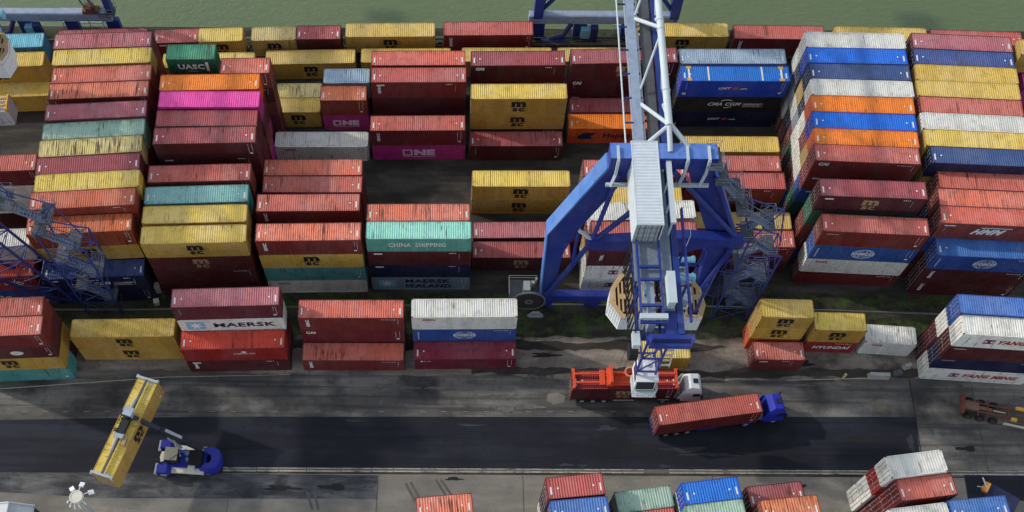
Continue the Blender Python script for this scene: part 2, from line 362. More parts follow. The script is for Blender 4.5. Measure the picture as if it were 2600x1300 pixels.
for (x, y, rx, ry) in ((22,44.2,2.2,.35),(0,40.0,.9,.22),(-14,38.8,1.6,.35),(-20,38.6,2.0,.3),(35,43.5,2.0,.3),(48,45.5,1.8,.4),(60,44.5,1.2,.3),(14,36.6,.7,.3),(40,39.6,.8,.2),(11,56.2,1.6,.3),(42,55.4,1.6,.4)): stain(x, y, rx, ry, .0345, oilm, 'road_stain')
b = MB()
for q in ((-26,41.0,-26.2,30),(-8.8,40.3,-9.0,30),(8,40.5,8.2,30),(30,40.7,30.2,30),(46,40.8,46.2,30),(-60,34.5,20,35.0),(62,40,62,53),(54.7,47.5,95,47.9)): b.merge(line('', *q, 0.05, 0.030, None))
struct('expansion_joint', b, plain('joint_dust', (0.045,0.042,0.036), .9))
# water
mt, t, bs = newmat('harbour_water', 0.34, 0, 0.35)
cc = coords(t, (1, 1, 1), False)
a = mixc(t, ramp(t, noise(t, cc, 0.012, 4, 0.6), 0.35, 0.65), (0.100, 0.145, 0.060), (0.140, 0.185, 0.085))
a = mixc(t, ramp(t, noise(t, cc, 0.9, 4, 0.75), 0.3, 0.7, 0, 0.55), a, (0.090, 0.128, 0.070))
t.links.new(a, bs.inputs['Base Color'])
bp = nn(t, 'ShaderNodeBump'); bp.inputs['Strength'].default_value = 0.9; bp.inputs['Distance'].default_value = 0.15
t.links.new(noise(t, coords(t, (1, 1.6, 1), False), 0.8, 6, 0.7), bp.inputs['Height']); t.links.new(bp.outputs[0], bs.inputs['Normal'])
b = MB(); b.face([(-1500,107.9,-3),(1500,107.9,-3),(1500,1800,-3),(-1500,1800,-3)]); struct('water', b, mt)
# grass growing along the crane rails
b = MB()
for k in range(9000):
    back = random.random() < .18
    x = random.uniform(-62, 78); y = random.uniform(101.6, 107) if back else random.choice((random.gauss(60.7, 0.8), random.gauss(64.0, .35), random.gauss(58.9, .35)))
    dens = math.sin(x*0.35)+math.sin(x*0.13+2)+math.sin(y*1.3+x*.2)
    if dens < random.uniform(-1.2, 1.6): continue
    for j in range(3):
        a = random.uniform(0, 6.28); s = random.uniform(.05, .14); h = random.uniform(.05, .20)
        px, py = x+random.gauss(0,.15), y+random.gauss(0,.15)
        b.face([(px-s*math.cos(a), py-s*math.sin(a), 0.02), (px+s*math.cos(a), py+s*math.sin(a), 0.02), (px+s*.8*math.cos(a+1), py+s*.8*math.sin(a+1), h)], random.choice((0,0,1)))
tag(part('grass', b, [plain('grass_green', (0.050, 0.098, 0.018), .9, 0, .5, .2, 1), plain('grass_dry', (0.12, 0.115, 0.040), .9, 0, .5, .2, 1)]), 'low patchy green grass growing along both sides of the crane rails', 'grass', kind='stuff')

# ---------------------------------------------------------------- shipping containers
W = 2.438; HGT = {'s': 2.591, 'h': 2.896}; LEN = {20: 6.058, 40: 12.192, 45: 13.716}
def zig(n0, n1, pitch, lo, hi):
    """corrugation profile from n0 to n1: list of (pos, depth)"""
    n = max(1, int(round((n1-n0)/pitch))); p = (n1-n0)/n; out = []
    for k in range(n):
        a = n0+k*p; out += [(a, hi), (a+p*.26, hi), (a+p*.5, lo), (a+p*.76, lo)]
    out.append((n1, hi)); return out
_c = {}; WHOLE = {}
def container_meshes(ln, hk):
    if (ln, hk) in _c: return _c[(ln, hk)]
    L, H = LEN[ln], HGT[hk]; hl, hw = L/2, W/2
    body = MB()
    for sx in (-1, 1):
        for sy in (-1, 1):
            x0, x1 = sorted((sx*hl, sx*(hl-.16))); y0, y1 = sorted((sy*hw, sy*(hw-.12)))
            body.box(x0, x1, y0, y1, .12, H-.12)
            for z0, z1 in ((0, .12), (H-.12, H)):           # corner castings
                body.box(x0-.003*(sx<0), x1+.003*(sx>0), y0-.003*(sy<0), y1+.003*(sy>0), z0, z1, 1)
    for sy in (-1, 1):
        y0, y1 = sorted((sy*hw, sy*(hw-.06)))
        body.box(-hl+.16, hl-.16, y0, y1, .01, .17); body.box(-hl+.16, hl-.16, y0, y1, H-.09, H-.004)
        for (a, da), (b2, db) in zip(*(lambda z: (z, z[1:]))(zig(-hl+.16, hl-.16, .278, .052, .014))):
            ya, yb = sy*(hw-da), sy*(hw-db)
            q = [(a,ya,.17),(b2,yb,.17),(b2,yb,H-.09),(a,ya,H-.09)]
            body.face(q if sy < 0 else q[::-1])
    for sx in (-1, 1):
        x0, x1 = sorted((sx*hl, sx*(hl-.10)))
        body.box(x0, x1, -hw+.12, hw-.12, .01, .17); body.box(x0, x1, -hw+.12, hw-.12, H-.11, H-.004)
    for (a, da), (b2, db) in zip(*(lambda z: (z, z[1:]))(zig(-hw+.12, hw-.12, .25, .055, .014))):
        body.face([(hl-da,a,.17),(hl-db,b2,.17),(hl-db,b2,H-.11),(hl-da,a,H-.11)])
    body.face([(-hl+.1,-hw+.05,.05),(-hl+.1,hw-.05,.05),(hl-.1,hw-.05,.05),(hl-.1,-hw+.05,.05)], 1)
    roof = MB()
    for (a, da), (b2, db) in zip(*(lambda z: (z, z[1:]))(zig(-hl+.32, hl-.32, .262 if ln > 20 else .28, .052, .010))):
        roof.face([(a,-hw+.06,H-da),(b2,-hw+.06,H-db),(b2,hw-.06,H-db),(a,hw-.06,H-da)])
    for sx in (-1, 1):
        x0, x1 = sorted((sx*(hl-.32), sx*(hl-.10))); roof.box(x0, x1, -hw+.12, hw-.12, H-.06, H-.008)
    doors = []
    for s in (-1, 1):
        d = MB(); y0, y1 = sorted((s*.015, s*(hw-.12)))
        d.box(-hl+.02, -hl+.06, y0, y1, .18, H-.12)
        for k in range(5):
            zc = .42+k*(H-.75)/4; d.box(-hl+.006, -hl+.022, y0+.06, y1-.06, zc-.10, zc+.10)
        for yy in (.30, .78):
            d.tube((-hl-.028, s*yy, .10), (-hl-.028, s*yy, H-.06), .024, 6, 1)
            d.box(-hl-.03, -hl+.006, min(s*yy, s*(yy-.25)), max(s*yy, s*(yy-.25)), 1.15, 1.22, 1)
            for zz in (.3, 1.0, 1.75, H-.3): d.box(-hl-.05, -hl+.02, s*yy-.06, s*yy+.06, zz, zz+.07, 1)
        doors.append(d)
    whole = MB(); whole.merge(body); whole.merge(roof, None, 0); whole.merge(doors[0]); whole.merge(doors[1])
    WHOLE[(ln, hk)] = whole
    res = (body.mesh('container_body', [steel, castm]), roof.mesh('container_roof', [steel]), doors[0].mesh('container_door', [steel, steel]),
           doors[1].mesh('container_door', [steel, steel]), whole.mesh('container', [steel, castm]))
    _c[(ln, hk)] = res; return res
_m = {}
def roof_marks(ln, hk):
    if (ln, hk) in _m: return _m[(ln, hk)]
    L, H = LEN[ln], HGT[hk]; b = MB()
    for sx in (-1, 1):
        x = sx*(L/2-.42); b.box(x-.09, x+.09, -.75, .10, H-.004, H+.004)
        x = sx*(L/2-1.15); b.ring((x, -.1, H+.001), 0, .11, 10, 'z', .006)
    _m[(ln, hk)] = b.mesh('roof_marking', [white]); return _m[(ln, hk)]
_s = {}
def side_marks(ln, hk, vr=0):
    if (ln, hk, vr) in _s: return _s[(ln, hk, vr)]
    L, H = LEN[ln], HGT[hk]; b = MB(); rnd = random.Random(3+vr)
    cols_ = (((L/2-.55, H*.42, H*.90), (L/2-1.0, H*.35, H*.88)), ((L/2-.7, H*.5, H*.92),), ((L/2-.5, H*.3, H*.9), (L/2-.8, H*.55, H*.9), (-L/2+.8, H*.45, H*.85)), ((L/2-1.4, H*.45, H*.8),))[vr]
    if vr in (1, 3):
        for k in range(7 if vr == 1 else 4): b.box(L/2-2.6+k*.24, L/2-2.6+k*.24+rnd.uniform(.08, .18), -W/2-.010, -W/2-.004, H*.84, H*.84+.13)
    if vr == 3: b.box(-L/2+.7, -L/2+1.7, -W/2-.010, -W/2-.004, H*.78, H*.86)
    for x, z0, z1 in cols_:       # unreadable stencilled columns
        z = z1
        while z > z0:
            h = rnd.uniform(.05, .12); b.box(x-.03, x+.03, -W/2-.010, -W/2-.004, z-h, z); z -= h+rnd.uniform(.05, .14)
    if vr in (0, 2): b.box(L/2-.95, L/2-.60, -W/2-.010, -W/2-.004, H*.22, H*.30)
    _s[(ln, hk, vr)] = b.mesh('stencil_marking', [white]); return _s[(ln, hk, vr)]
# lettering ---------------------------------------------------------------
def text_mb(s, h, wd=None, bold=0.03, shear=0.0, m=0, x=0, z=0, y=0):
    cu = bpy.data.curves.new('t', 'FONT'); cu.body = s; cu.size = 1.0; cu.offset = bold; cu.shear = shear; cu.resolution_u = 2
    cu.space_character = 1.08
    o = bpy.data.objects.new('t', cu); col.objects.link(o); bpy.context.view_layer.update()
    me = bpy.data.meshes.new_from_object(o.evaluated_get(bpy.context.evaluated_depsgraph_get()))
    vs = [v.co.copy() for v in me.vertices]; fs = [tuple(p.vertices) for p in me.polygons]
    bpy.data.objects.remove(o); bpy.data.curves.remove(cu); bpy.data.meshes.remove(me)
    x0, x1 = min(v.x for v in vs), max(v.x for v in vs); z0, z1 = min(v.y for v in vs), max(v.y for v in vs)
    kz = h/(z1-z0); kx = kz if wd is None else wd/(x1-x0); b = MB()
    b.v = [(x+(v.x-(x0+x1)/2)*kx, y, z+(v.y-(z0+z1)/2)*kz) for v in vs]; b.f = fs; b.m = [m]*len(fs); return b
def poly_mb(pts, m=0, y=0): b = MB(); b.face([(px, y, pz) for px, pz in pts], m); return b
def ell(cx, cz, rx, rz, n=24, a0=0, a1=2*math.pi): return [(cx+rx*math.cos(a0+(a1-a0)*k/n), cz+rz*math.sin(a0+(a1-a0)*k/n)) for k in range(n+(a1-a0 < 6))]
def arc_mb(cx, cz, rx, rz, t, a0, a1, m=0, n=16):
    b = MB()
    for k in range(n):
        u, v = a0+(a1-a0)*k/n, a0+(a1-a0)*(k+1)/n
        b.face([(cx+rx*math.cos(u),0,cz+rz*math.sin(u)),(cx+rx*math.cos(v),0,cz+rz*math.sin(v)),(cx+(rx-t)*math.cos(v),0,cz+(rz-t)*math.sin(v)),(cx+(rx-t)*math.cos(u),0,cz+(rz-t)*math.sin(u))], m)
    return b
def star(cx, cz, r, m, y):
    b = MB()
    for k in range(7):
        t = math.pi/2+2*math.pi*k/7
        b.face([(cx+r*math.cos(t),y,cz+r*math.sin(t)),(cx+.4*r*math.cos(t-.449),y,cz+.4*r*math.sin(t-.449)),(cx,y,cz),(cx+.4*r*math.cos(t+.449),y,cz+.4*r*math.sin(t+.449))], m)
    return b
_l = {}
def logo(name, ln, hk, dark):
    key = (name, ln, hk, dark)
    if key in _l: return _l[key]
    L, H = LEN[ln], HGT[hk]; c = H/2; b = MB(); e = 'lettering'; mats = [white]
    def T(*a, **k): b.merge(text_mb(*a, **k))
    if name == 'MSC':
        mats = [sandl if dark else black]
        T('m', .98, 1.85, .05, z=c+.42); T('sc', .66, 1.55, .03, z=c-.55); b.merge(poly_mb([(-1.2,c+.02),(1.2,c+.02),(1.2,c+.06),(-1.2,c+.06)]))
    elif name == 'ONE':
        w1 = 4.3 if ln == 40 else 3.5; mats = [plain('pink_lettering', (.75,.55,.66), .6, 0, .15)]
        h1 = .95*w1/4.3+.25; q = w1*.30; xo = -w1/2+q/2
        for (a0,a1,z0,z1) in ((xo-q/2,xo+q/2,c-h1/2,c-h1/2+.2),(xo-q/2,xo+q/2,c+h1/2-.2,c+h1/2),(xo-q/2,xo-q/2+.24,c-h1/2+.2,c+h1/2-.2),(xo+q/2-.24,xo+q/2,c-h1/2+.2,c+h1/2-.2)): b.merge(poly_mb([(a0,z0),(a1,z0),(a1,z1),(a0,z1)]))
        T('NE', h1, w1*.64, .07, x=w1*.17, z=c); b.merge(poly_mb([(-w1*.48,c-h1/2-.28),(w1*.5,c-h1/2-.28),(w1*.5,c-h1/2-.20),(-w1*.48,c-h1/2-.20)]))
    elif name == 'UASC':
        T('UASC', .85, 3.3, .04, x=-.1, z=c+.2); b.merge(poly_mb([(1.72,c-.55),(2.08,c-.55),(2.08,c+.95),(1.72,c+.95)]))
        T('United Arab', .16, 1.2, .02, x=0, z=c-.55)
    elif name in ('MAERSK', 'MAERSKSEALAND'):
        mats = [navyl, skyl, white]; two = name != 'MAERSK'
        zc = c+(.62 if two else .05)
        T('MAERSK', .95 if not two else .85, 7.2 if not two else 5.6, .03, x=1.5 if not two else .9, z=zc)
        if two: T('SEALAND', .85, 5.8, .03, x=.9, z=c-.55)
        sx = -4.2; b.merge(poly_mb([(sx-1.05,c-.75),(sx+1.05,c-.75),(sx+1.05,c+.85),(sx-1.05,c+.85)], 1)); b.merge(star(sx, c+.05, .85, 2, -.006))
    elif name == 'CHINASHIPPING':
        mats = [plain('pale_lettering', (.62,.66,.58), .7, 0, .4, .2, 3)]; T('CHINA  SHIPPING', .85, 6.7, .03, x=-.2, z=c+.1)
    elif name == 'COSCO':
        mats = [plain('pale_blue_lettering', (.55,.62,.70), .6, 0, .2)]
        b.merge(arc_mb(0, c, 1.35, .92, .10, 0, 2*math.pi, n=28)); b.merge(arc_mb(0, c, .95, .92, .07, 0, 2*math.pi, n=20)); b.merge(arc_mb(0, c, .45, .92, .06, 0, 2*math.pi, n=16))
        T('COSCO', .62, 2.5, .08, z=c)
        b.merge(poly_mb([(-1.1,c+.48),(1.1,c+.48),(1.1,c+.54),(-1.1,c+.54)])); b.merge(poly_mb([(-1.1,c-.54),(1.1,c-.54),(1.1,c-.48),(-1.1,c-.48)]))
        for k in range(7): b.merge(poly_mb([(-L/2+.55,c-.9+k*.26),(-L/2+.72,c-.9+k*.26),(-L/2+.72,c-.74+k*.26),(-L/2+.55,c-.74+k*.26)]))
    elif name == 'OOCL':
        mats = [redl]; T('OOCL', .42, 1.5 if ln == 40 else 1.3, .05, x=-L/2+(2.0 if ln == 40 else 1.6), z=H-.62)
    elif name == 'CAI': T('CAI', .55, 1.15, .06, x=-L/2+1.15, z=H-.6)
    elif name == 'EMC':
        t_ = text_mb('EMC', .42, 1.55, .06); b.merge(t_, Matrix.Translation((-L/2+1.0, 0, c+.25)) @ Matrix.Rotation(-math.pi/2, 4, 'Y'))
    elif name == 'HAPAGLLOYD':
        mats = [navyl]; sx = -3.7
        for k in range(3): b.merge(poly_mb([(sx-.95+k*.52,c-.55),(sx-.30+k*.55,c-.55),(sx-.5+k*.55,c),(sx+.35+k*.5,c+.62),(sx-.3+k*.45,c+.62),(sx-1.15+k*.52,c)], 0, -.002*k))
        T('Hapag-Lloyd', 1.15, 7.0, .025, x=2.1, z=c)
    elif name == 'UNIT45':
        mats = [white, orl]; T('UNIT', .42, 1.6, .04, .35, x=-1.1, z=c+.15); T('45', .42, .8, .05, .35, m=1, x=.25, z=c+.15); T('.com', .26, 1.0, .03, .35, x=1.25, z=c+.06)
        T('u', .4, .45, .06, x=-L/2+.7, z=.6)
    elif name == 'CMACGM':
        T('CMA CGM', .62, 4.3, .03, .25, x=-.4, z=c+.1); b.merge(arc_mb(-.2, c-.3, 1.3, 1.25, .12, 1.0, 2.2)); b.merge(arc_mb(-.2, c+.6, 1.3, 1.25, .12, -1.7, -.9))
        for (a0,a1,z0,z1) in ((2.0,4.6,c-.42,c-.38),(2.0,4.6,c+.22,c+.26),(2.0,2.04,c-.38,c+.22),(4.56,4.6,c-.38,c+.22),(2.15,4.4,c-.02,c+.08),(2.15,4.2,c-.26,c-.18)): b.merge(poly_mb([(a0,z0),(a1,z0),(a1,z1),(a0,z1)]))
    elif name == 'YANGMING':
        mats = [purp, redl]; sx = -2.6
        b.merge(poly_mb([(sx-.55,c-.45),(sx+.55,c-.45),(sx+.55,c+.45),(sx-.55,c+.45)])); mats.append(white)
        for sg in (-1, 1): b.merge(poly_mb([(sx+sg*.42,c+.30),(sx+sg*.12,c),(sx+sg*.42,c-.30)], 2, -.004))
        b.merge(text_mb('YANG MING', .85, 6.4, .045, .25, m=1, x=1.6, z=c))
    elif name == 'HMM':
        T('HMM', 1.05, 3.9, .05, .5, x=-.2, z=c+.05); b.merge(poly_mb([(-1.3,c+.78),(2.2,c+.78),(2.25,c+.9),(-1.25,c+.9)])); b.merge(poly_mb([(-L/2+.5,H-.5),(-L/2+1.8,H-.5),(-L/2+1.8,H-.34),(-L/2+.5,H-.34)]))
    elif name == 'HYUNDAI': T('HYUNDAI', .68, 4.4, .04, .2, x=.2, z=c)
    elif name == 'SUD':
        T('HAMBURG SÜD', .26 if ln == 20 else .30, 2.6, .03, x=1.2, z=c+.25); b.merge(poly_mb(ell(1.2, c+.62, .32, .2, 14)))
    elif name == 'SUDL':
        T('HAMBURG SÜD', .8, 9.0, .03, x=0.0, z=c+.1)
    elif name == 'YML': t_ = text_mb('YML', .42, 1.3, .05); b.merge(t_, Matrix.Translation((-L/2+1.6, 0, c+.3)) @ Matrix.Rotation(-math.pi/2, 4, 'Y'))
    elif name == 'KLINE': b.merge(poly_mb(ell(-L/2+.9, H-.45, .16, .16, 14))); T('K LINE', .16, .8, .03, x=-L/2+1.6, z=H-.45)
    elif name == 'SMALL': mats = [sandl]; b.merge(poly_mb([(-L/2+.5,H-.62),(-L/2+2.0,H-.62),(-L/2+2.1,H-.42),(-L/2+.6,H-.42)]))
    elif name == 'BLOB':
        mats = [cream]; r = random.Random(2); b.merge(poly_mb([(x*r.uniform(.85,1.1)+1.7, z) for x, z in ell(0, c, .75, .5, 14)])); e = 'patch'
    _l[key] = (e, b.mesh(e, mats)); return _l[key]

STACKS = """A|hM hC|40|-61.86|99.57|0.050|0.0|11
A|hY:MSC hY:MSC|40|-61.24|96.35|0.050|0.0|01
A|hY:MSC|40|-61.00|93.89|0.050|0.0|1
A|hM sW hW:OOCL hR|40|-56.64|75.42|0.050|0.0|1111
A|hR hM hW:ONE|40|-56.90|66.54|0.050|0.0|011
A|hW:MAERSK hQ:SUD|40|-57.09|64.07|0.050|0.0|11
B|sR sM sR sR sP|40|-44.48|92.98|0.046|0.0|00111
B|sR sY sM sR sY|40|-44.25|90.43|0.050|0.0|00011
B|sY sR sM sR sS|40|-43.88|87.67|0.056|0.0|00011
B|sR sM sB sR sS|40|-43.87|85.18|0.053|0.0|00011
B|sR hM sR sM sP|40|-43.63|81.81|0.067|0.0|00011
B|sR sW sM sR sm|40|-43.58|79.29|0.077|0.0|00111
B|sR sY sM sR sy|40|-43.62|76.78|0.083|0.0|00011
B|sM sR sY sR sM|40|-43.53|74.26|0.075|0.0|00011
B|sR sB sM sR sY|40|-43.25|71.81|0.076|0.0|00001
B|sR sM sR sM so|40|-43.40|69.31|0.071|0.0|00011
B|hN hM hY:MSC ho|40|-43.91|66.76|0.063|0.0|1111
B|hN hN:CMACGM|40|-43.68|64.27|0.058|0.0|11
C|sM hY|40|-33.23|96.87|0.030|0.0|01
C|sR sM sR sB hG:UASC|20|-33.14|90.94|0.018|0.0|00011
C|sR sP sR sM sS|20|-26.22|89.10|0.020|0.0|11111
C|sR sF sM sR sO|40|-30.44|86.51|0.027|0.0|11111
C|sF sF hR hM sF:ONE|40|-29.98|83.36|0.007|0.0|11111
C|sF sM sR hM sM|40|-30.05|80.80|0.018|0.0|00111
C|sM hM sR sM sM|40|-30.10|78.26|0.031|0.0|00111
C|hM hR hM hR|40|-30.61|74.08|0.037|0.0|0011
C|hM hR hM hT|40|-30.64|71.04|0.044|0.0|0011
C|hM hR hM hY|40|-30.57|68.28|0.034|0.0|1111
C|hM hM hM:MSC hY:MSC|40|-30.40|65.49|0.039|0.0|1111
D|hY:MSC|40|-20.21|99.92|0.030|0.0|1
D|sR hg|20|-14.74|94.30|0.019|0.0|11
D|hF:ONE ho|20|-14.93|91.19|0.015|0.0|11
D|hy|20|-21.35|94.14|0.019|0.0|1
D|hY:MSC|20|-21.35|91.67|0.017|0.0|1
D|hW:OOCL|40|-17.83|86.06|0.009|0.0|1
D|sR sM hS|40|-17.83|77.68|0.014|0.0|111
D|sR sM hR|40|-17.74|75.17|0.009|0.0|111
D|sM sR hR hR:EMC|40|-17.55|70.41|0.017|0.0|1111
D|hW:OOCL hT hY:MSC hS:EMC|40|-17.19|65.94|0.025|0.0|1111
E|hY|40|-7.20|100.27|0.015|0.0|1
E|sM sR hS|40|-5.16|94.98|0.013|0.0|001
E|sM hM hR:EMC|40|-5.09|91.95|0.011|0.0|111
E|hF:ONE hR:EMC|40|-5.09|86.44|0.014|0.0|11
E|sM sR sR sS|40|-4.56|69.61|0.016|0.0|0001
E|hg:MAERSKSEALAND hN hM st:CHINASHIPPING|40|-4.39|66.49|0.010|0.0|1111
F|hY|40|6.56|100.49|0.007|0.0|1
F|sR sM hM:CAI|40|7.73|95.04|0.015|0.0|111
F|sM hY:MSC hY:MSC|40|7.77|89.39|0.013|0.0|111
F|hM|40|7.65|86.39|0.009|0.0|1
F|hY:MSC hY:MSC|40|7.95|77.94|0.006|0.0|11
F|hP|40|8.15|72.33|0.019|0.0|1
F|hM:MSC|40|8.08|69.41|0.010|0.0|1
G|hY|40|19.63|100.60|0.010|0.0|1
G|sR hM:CAI hM:MSC|45|21.33|95.26|0.028|0.0|111
G|hM|40|20.89|91.99|0.010|0.0|1
G|hO:HAPAGLLOYD|40|20.70|89.32|0.010|0.0|1
G|sM sR hR hR|40|21.11|75.68|-0.002|0.0|1111
G|sM sR sR hY|40|20.49|72.17|0.010|0.0|1111
G|hW hY sR hW|40|21.66|69.48|0.044|0.0|1111
G|hW:YANGMING hW:YANGMING hM:YML hR:YML|40|21.65|66.56|0.003|0.0|1111
H|sB sB hg|45|35.37|95.57|0.007|0.0|111
H|hN:UNIT45 hK:CMACGM hU:UNIT45|45|35.24|92.17|0.000|0.0|111
H|sM hY|40|34.70|83.72|0.000|0.0|11
H|sM hR|40|34.64|80.78|0.000|0.0|01
H|sM hM hR|40|33.81|75.93|0.000|0.0|011
H|sM hY|40|34.91|72.19|0.000|0.0|01
H|hM hR|40|34.93|69.36|0.000|0.0|11
I|sM sN sB sW sW|40|49.04|93.65|-0.016|0.0|00011
I|sR sW sg sN sU|40|48.90|91.18|-0.017|0.0|11111
I|sR sN sW sy sN|40|48.99|88.70|-0.020|0.0|11111
I|sM sR sg sN sW|40|48.95|86.20|-0.025|0.0|11111
I|sM sG sW sW sO|40|48.57|83.71|-0.031|0.0|11111
I|sR sM sW sR sU|40|48.45|81.23|-0.034|0.0|11111
I|sB sR sW sy sO|40|48.32|78.76|-0.037|0.0|01111
I|sM sG sB sR hR:CAI|40|47.96|76.20|-0.041|0.0|11111
I|sB sR sR hG hM:MSC|40|47.73|71.08|-0.032|0.0|01111
I|sR hW:OOCL hB:COSCO hR:SMALL|40|48.45|67.76|-0.045|0.0|1111
J|sM sR sN sR sP|40|62.11|93.38|-0.051|0.0|00001
J|sR sM sR sB sN|40|61.97|90.92|-0.051|0.0|00001
J|sR sN sR sM sY|40|61.80|88.47|-0.050|0.0|00001
J|sM sY sN sR sY|40|61.59|86.02|-0.049|0.0|00001
J|sM sR sM sB sR|40|61.51|83.56|-0.048|0.0|00001
J|sY sR sR sM sW|40|61.36|81.11|-0.048|0.0|00001
J|sR sM sN sR sY|40|61.36|78.65|-0.047|0.0|00001
J|sM sR sM sY sN|40|61.62|76.18|-0.046|0.0|00011
J|hM hR hN hR|40|62.61|73.67|-0.046|0.0|0001
J|hM hR hN hS|40|62.20|71.23|-0.046|0.0|0011
J|hR hM hB hS:HMM|40|62.03|68.78|-0.045|0.0|1111
J|hM:EMC hM:EMC hB:COSCO|40|62.48|66.30|-0.045|0.0|111
K|sR sM sR hF hY|40|74.69|91.82|-0.050|0.0|00001
K|sR sM sR hF|40|76.11|89.19|-0.050|0.0|0001
L|sM hY hM hR|40|-52.55|55.74|0.055|0.0|0111
L|hT hY:MSC sM:BLOB hS|40|-52.24|53.26|0.055|0.0|1111
M|hY:MSC hY:MSC|40|-39.17|56.28|0.023|0.0|11
M|hR sM hW:MAERSK hP|40|-26.04|57.39|0.040|0.0|1111
M|hM:EMC hQ:SUD|40|-26.01|54.86|0.032|0.0|11
N|sM hR:CAI hS:EMC|40|-12.11|57.64|0.011|0.0|111
N|sS:EMC|40|-12.21|55.09|0.008|0.0|1
O|sM hB:COSCO hW:OOCL|40|1.01|57.92|0.017|0.0|111
O|sV:KLINE|40|1.18|55.44|0.019|0.0|1
P|hY|20|24.93|55.71|0.000|0.0|1
Q|sO sY:MSC sY:MSC|20|38.33|58.60|-0.014|0.0|111
Q|sR|20|38.60|55.77|0.003|0.0|1
Q|sQ:HYUNDAI hY:MSC|20|45.14|58.20|-0.022|0.0|11
Q|hW:OOCL|20|52.02|57.95|-0.065|0.0|1
R|hM hR hW hB|40|62.08|56.89|-0.060|0.0|1111
R|hW:YANGMING sN:SMALL hM:SMALL hW:YANGMING|40|62.06|54.43|-0.060|0.0|1111
W|hM|40|-48.70|102.25|0.045|1.2|1
W|sR|20|-38.67|102.61|0.047|1.2|1
W|hY:MSC|20|-32.53|102.58|0.046|1.2|1
W|hy:MSC|20|-25.27|102.82|0.042|1.2|1
W|hM|20|-19.14|103.07|0.015|1.2|1
W|hY:MSC|40|-9.37|103.57|0.017|1.2|1
W|hR:EMC|40|4.04|103.92|0.013|1.2|1
W|hY:MSC|40|30.54|103.88|0.000|1.2|1
W|hR:EMC|40|43.47|103.53|-0.011|1.2|1
W|hY|40|57.25|103.31|-0.025|1.2|1
W|hR|40|69.94|102.77|-0.035|1.2|1
S|sR sM sS|20|-0.95|34.10|0.104|0.0|001
S|sM sR sF|20|-0.64|31.66|0.102|0.0|000
S|sW sM sN sR|20|12.73|35.61|0.112|0.0|1111
S|sW sM sR sB|20|13.14|33.03|0.102|0.0|0001
T|sM sR sm|20|20.37|35.11|0.142|0.0|011
T|sM sW sR|20|20.67|32.66|0.136|0.0|001
T|sM sR sW sU|20|26.95|35.26|0.141|0.0|0011
T|sR sM sB sm|20|27.28|32.82|0.140|0.0|0001
T|sR sB sM|20|34.58|35.82|0.126|0.0|001
T|sM sR sR so|20|35.00|33.41|0.124|0.0|0001
U|hW hW sQ hW|20|48.35|38.19|0.145|0.0|1111
U|sR sM sR hR|20|49.20|35.85|0.144|0.0|1111
U|sW sM sR hW|20|48.11|32.59|0.137|0.0|0001
U|sR sM sN hB|20|54.36|33.50|0.110|0.0|0001"""
BLOCK = {
 'A': 'left edge block', 'B': 'first full block from left', 'C': 'second full block from left',
 'D': 'third full block from left', 'E': 'block with the turquoise container', 'F': 'block left of crane',
 'G': 'block under crane', 'H': 'block right of the crane', 'I': 'tallest block right of crane',
 'J': 'right edge block', 'K': 'top right corner block', 'L': 'left front corner block', 'M': 'front row',
 'N': 'front row stack above the road', 'O': 'front row stack left of crane', 'P': 'ground behind the white truck',
 'Q': 'short container group right of the trucks', 'R': 'tall white and red group at right', 'W': 'train by the quay',
 'S': 'bottom edge', 'T': 'bottom edge', 'U': 'tall stack at bottom right'}
MARK = {'MSC': 'two-line m logo', 'ONE': 'big block letters', 'UASC': 'white name', 'MAERSK': 'white star badge', 'MAERSKSEALAND': 'two-line name and badge',
 'CHINASHIPPING': 'pale two-word name', 'COSCO': 'oval globe emblem', 'OOCL': 'small red letters', 'CAI': 'small white letters', 'EMC': 'upright white letters',
 'HAPAGLLOYD': 'dark bird emblem', 'UNIT45': 'slanted white name', 'CMACGM': 'white name and arc', 'YANGMING': 'plum lettering', 'HMM': 'slanted white letters',
 'HYUNDAI': 'white lettering', 'SUD': 'small centred name', 'SUDL': 'wide white name', 'YML': 'upright white letters', 'KLINE': 'white dot', 'SMALL': 'tiny pale mark', 'BLOB': 'torn white patch'}
TIER = ['bottom tier', 'second tier', 'third tier', 'fourth tier', 'fifth tier']
ORD = ['first', 'second', 'third', 'fourth', 'fifth', 'sixth', 'seventh', 'eighth', 'ninth', 'tenth', 'eleventh', 'twelfth', 'thirteenth']
rows = [l.split('|') for l in STACKS.strip().split('\n')]
nrow = {}
for k, r in enumerate(rows): nrow.setdefault(r[0], []).append(k)
SPECIAL = {}; MASS = MB(); MASSK = {}
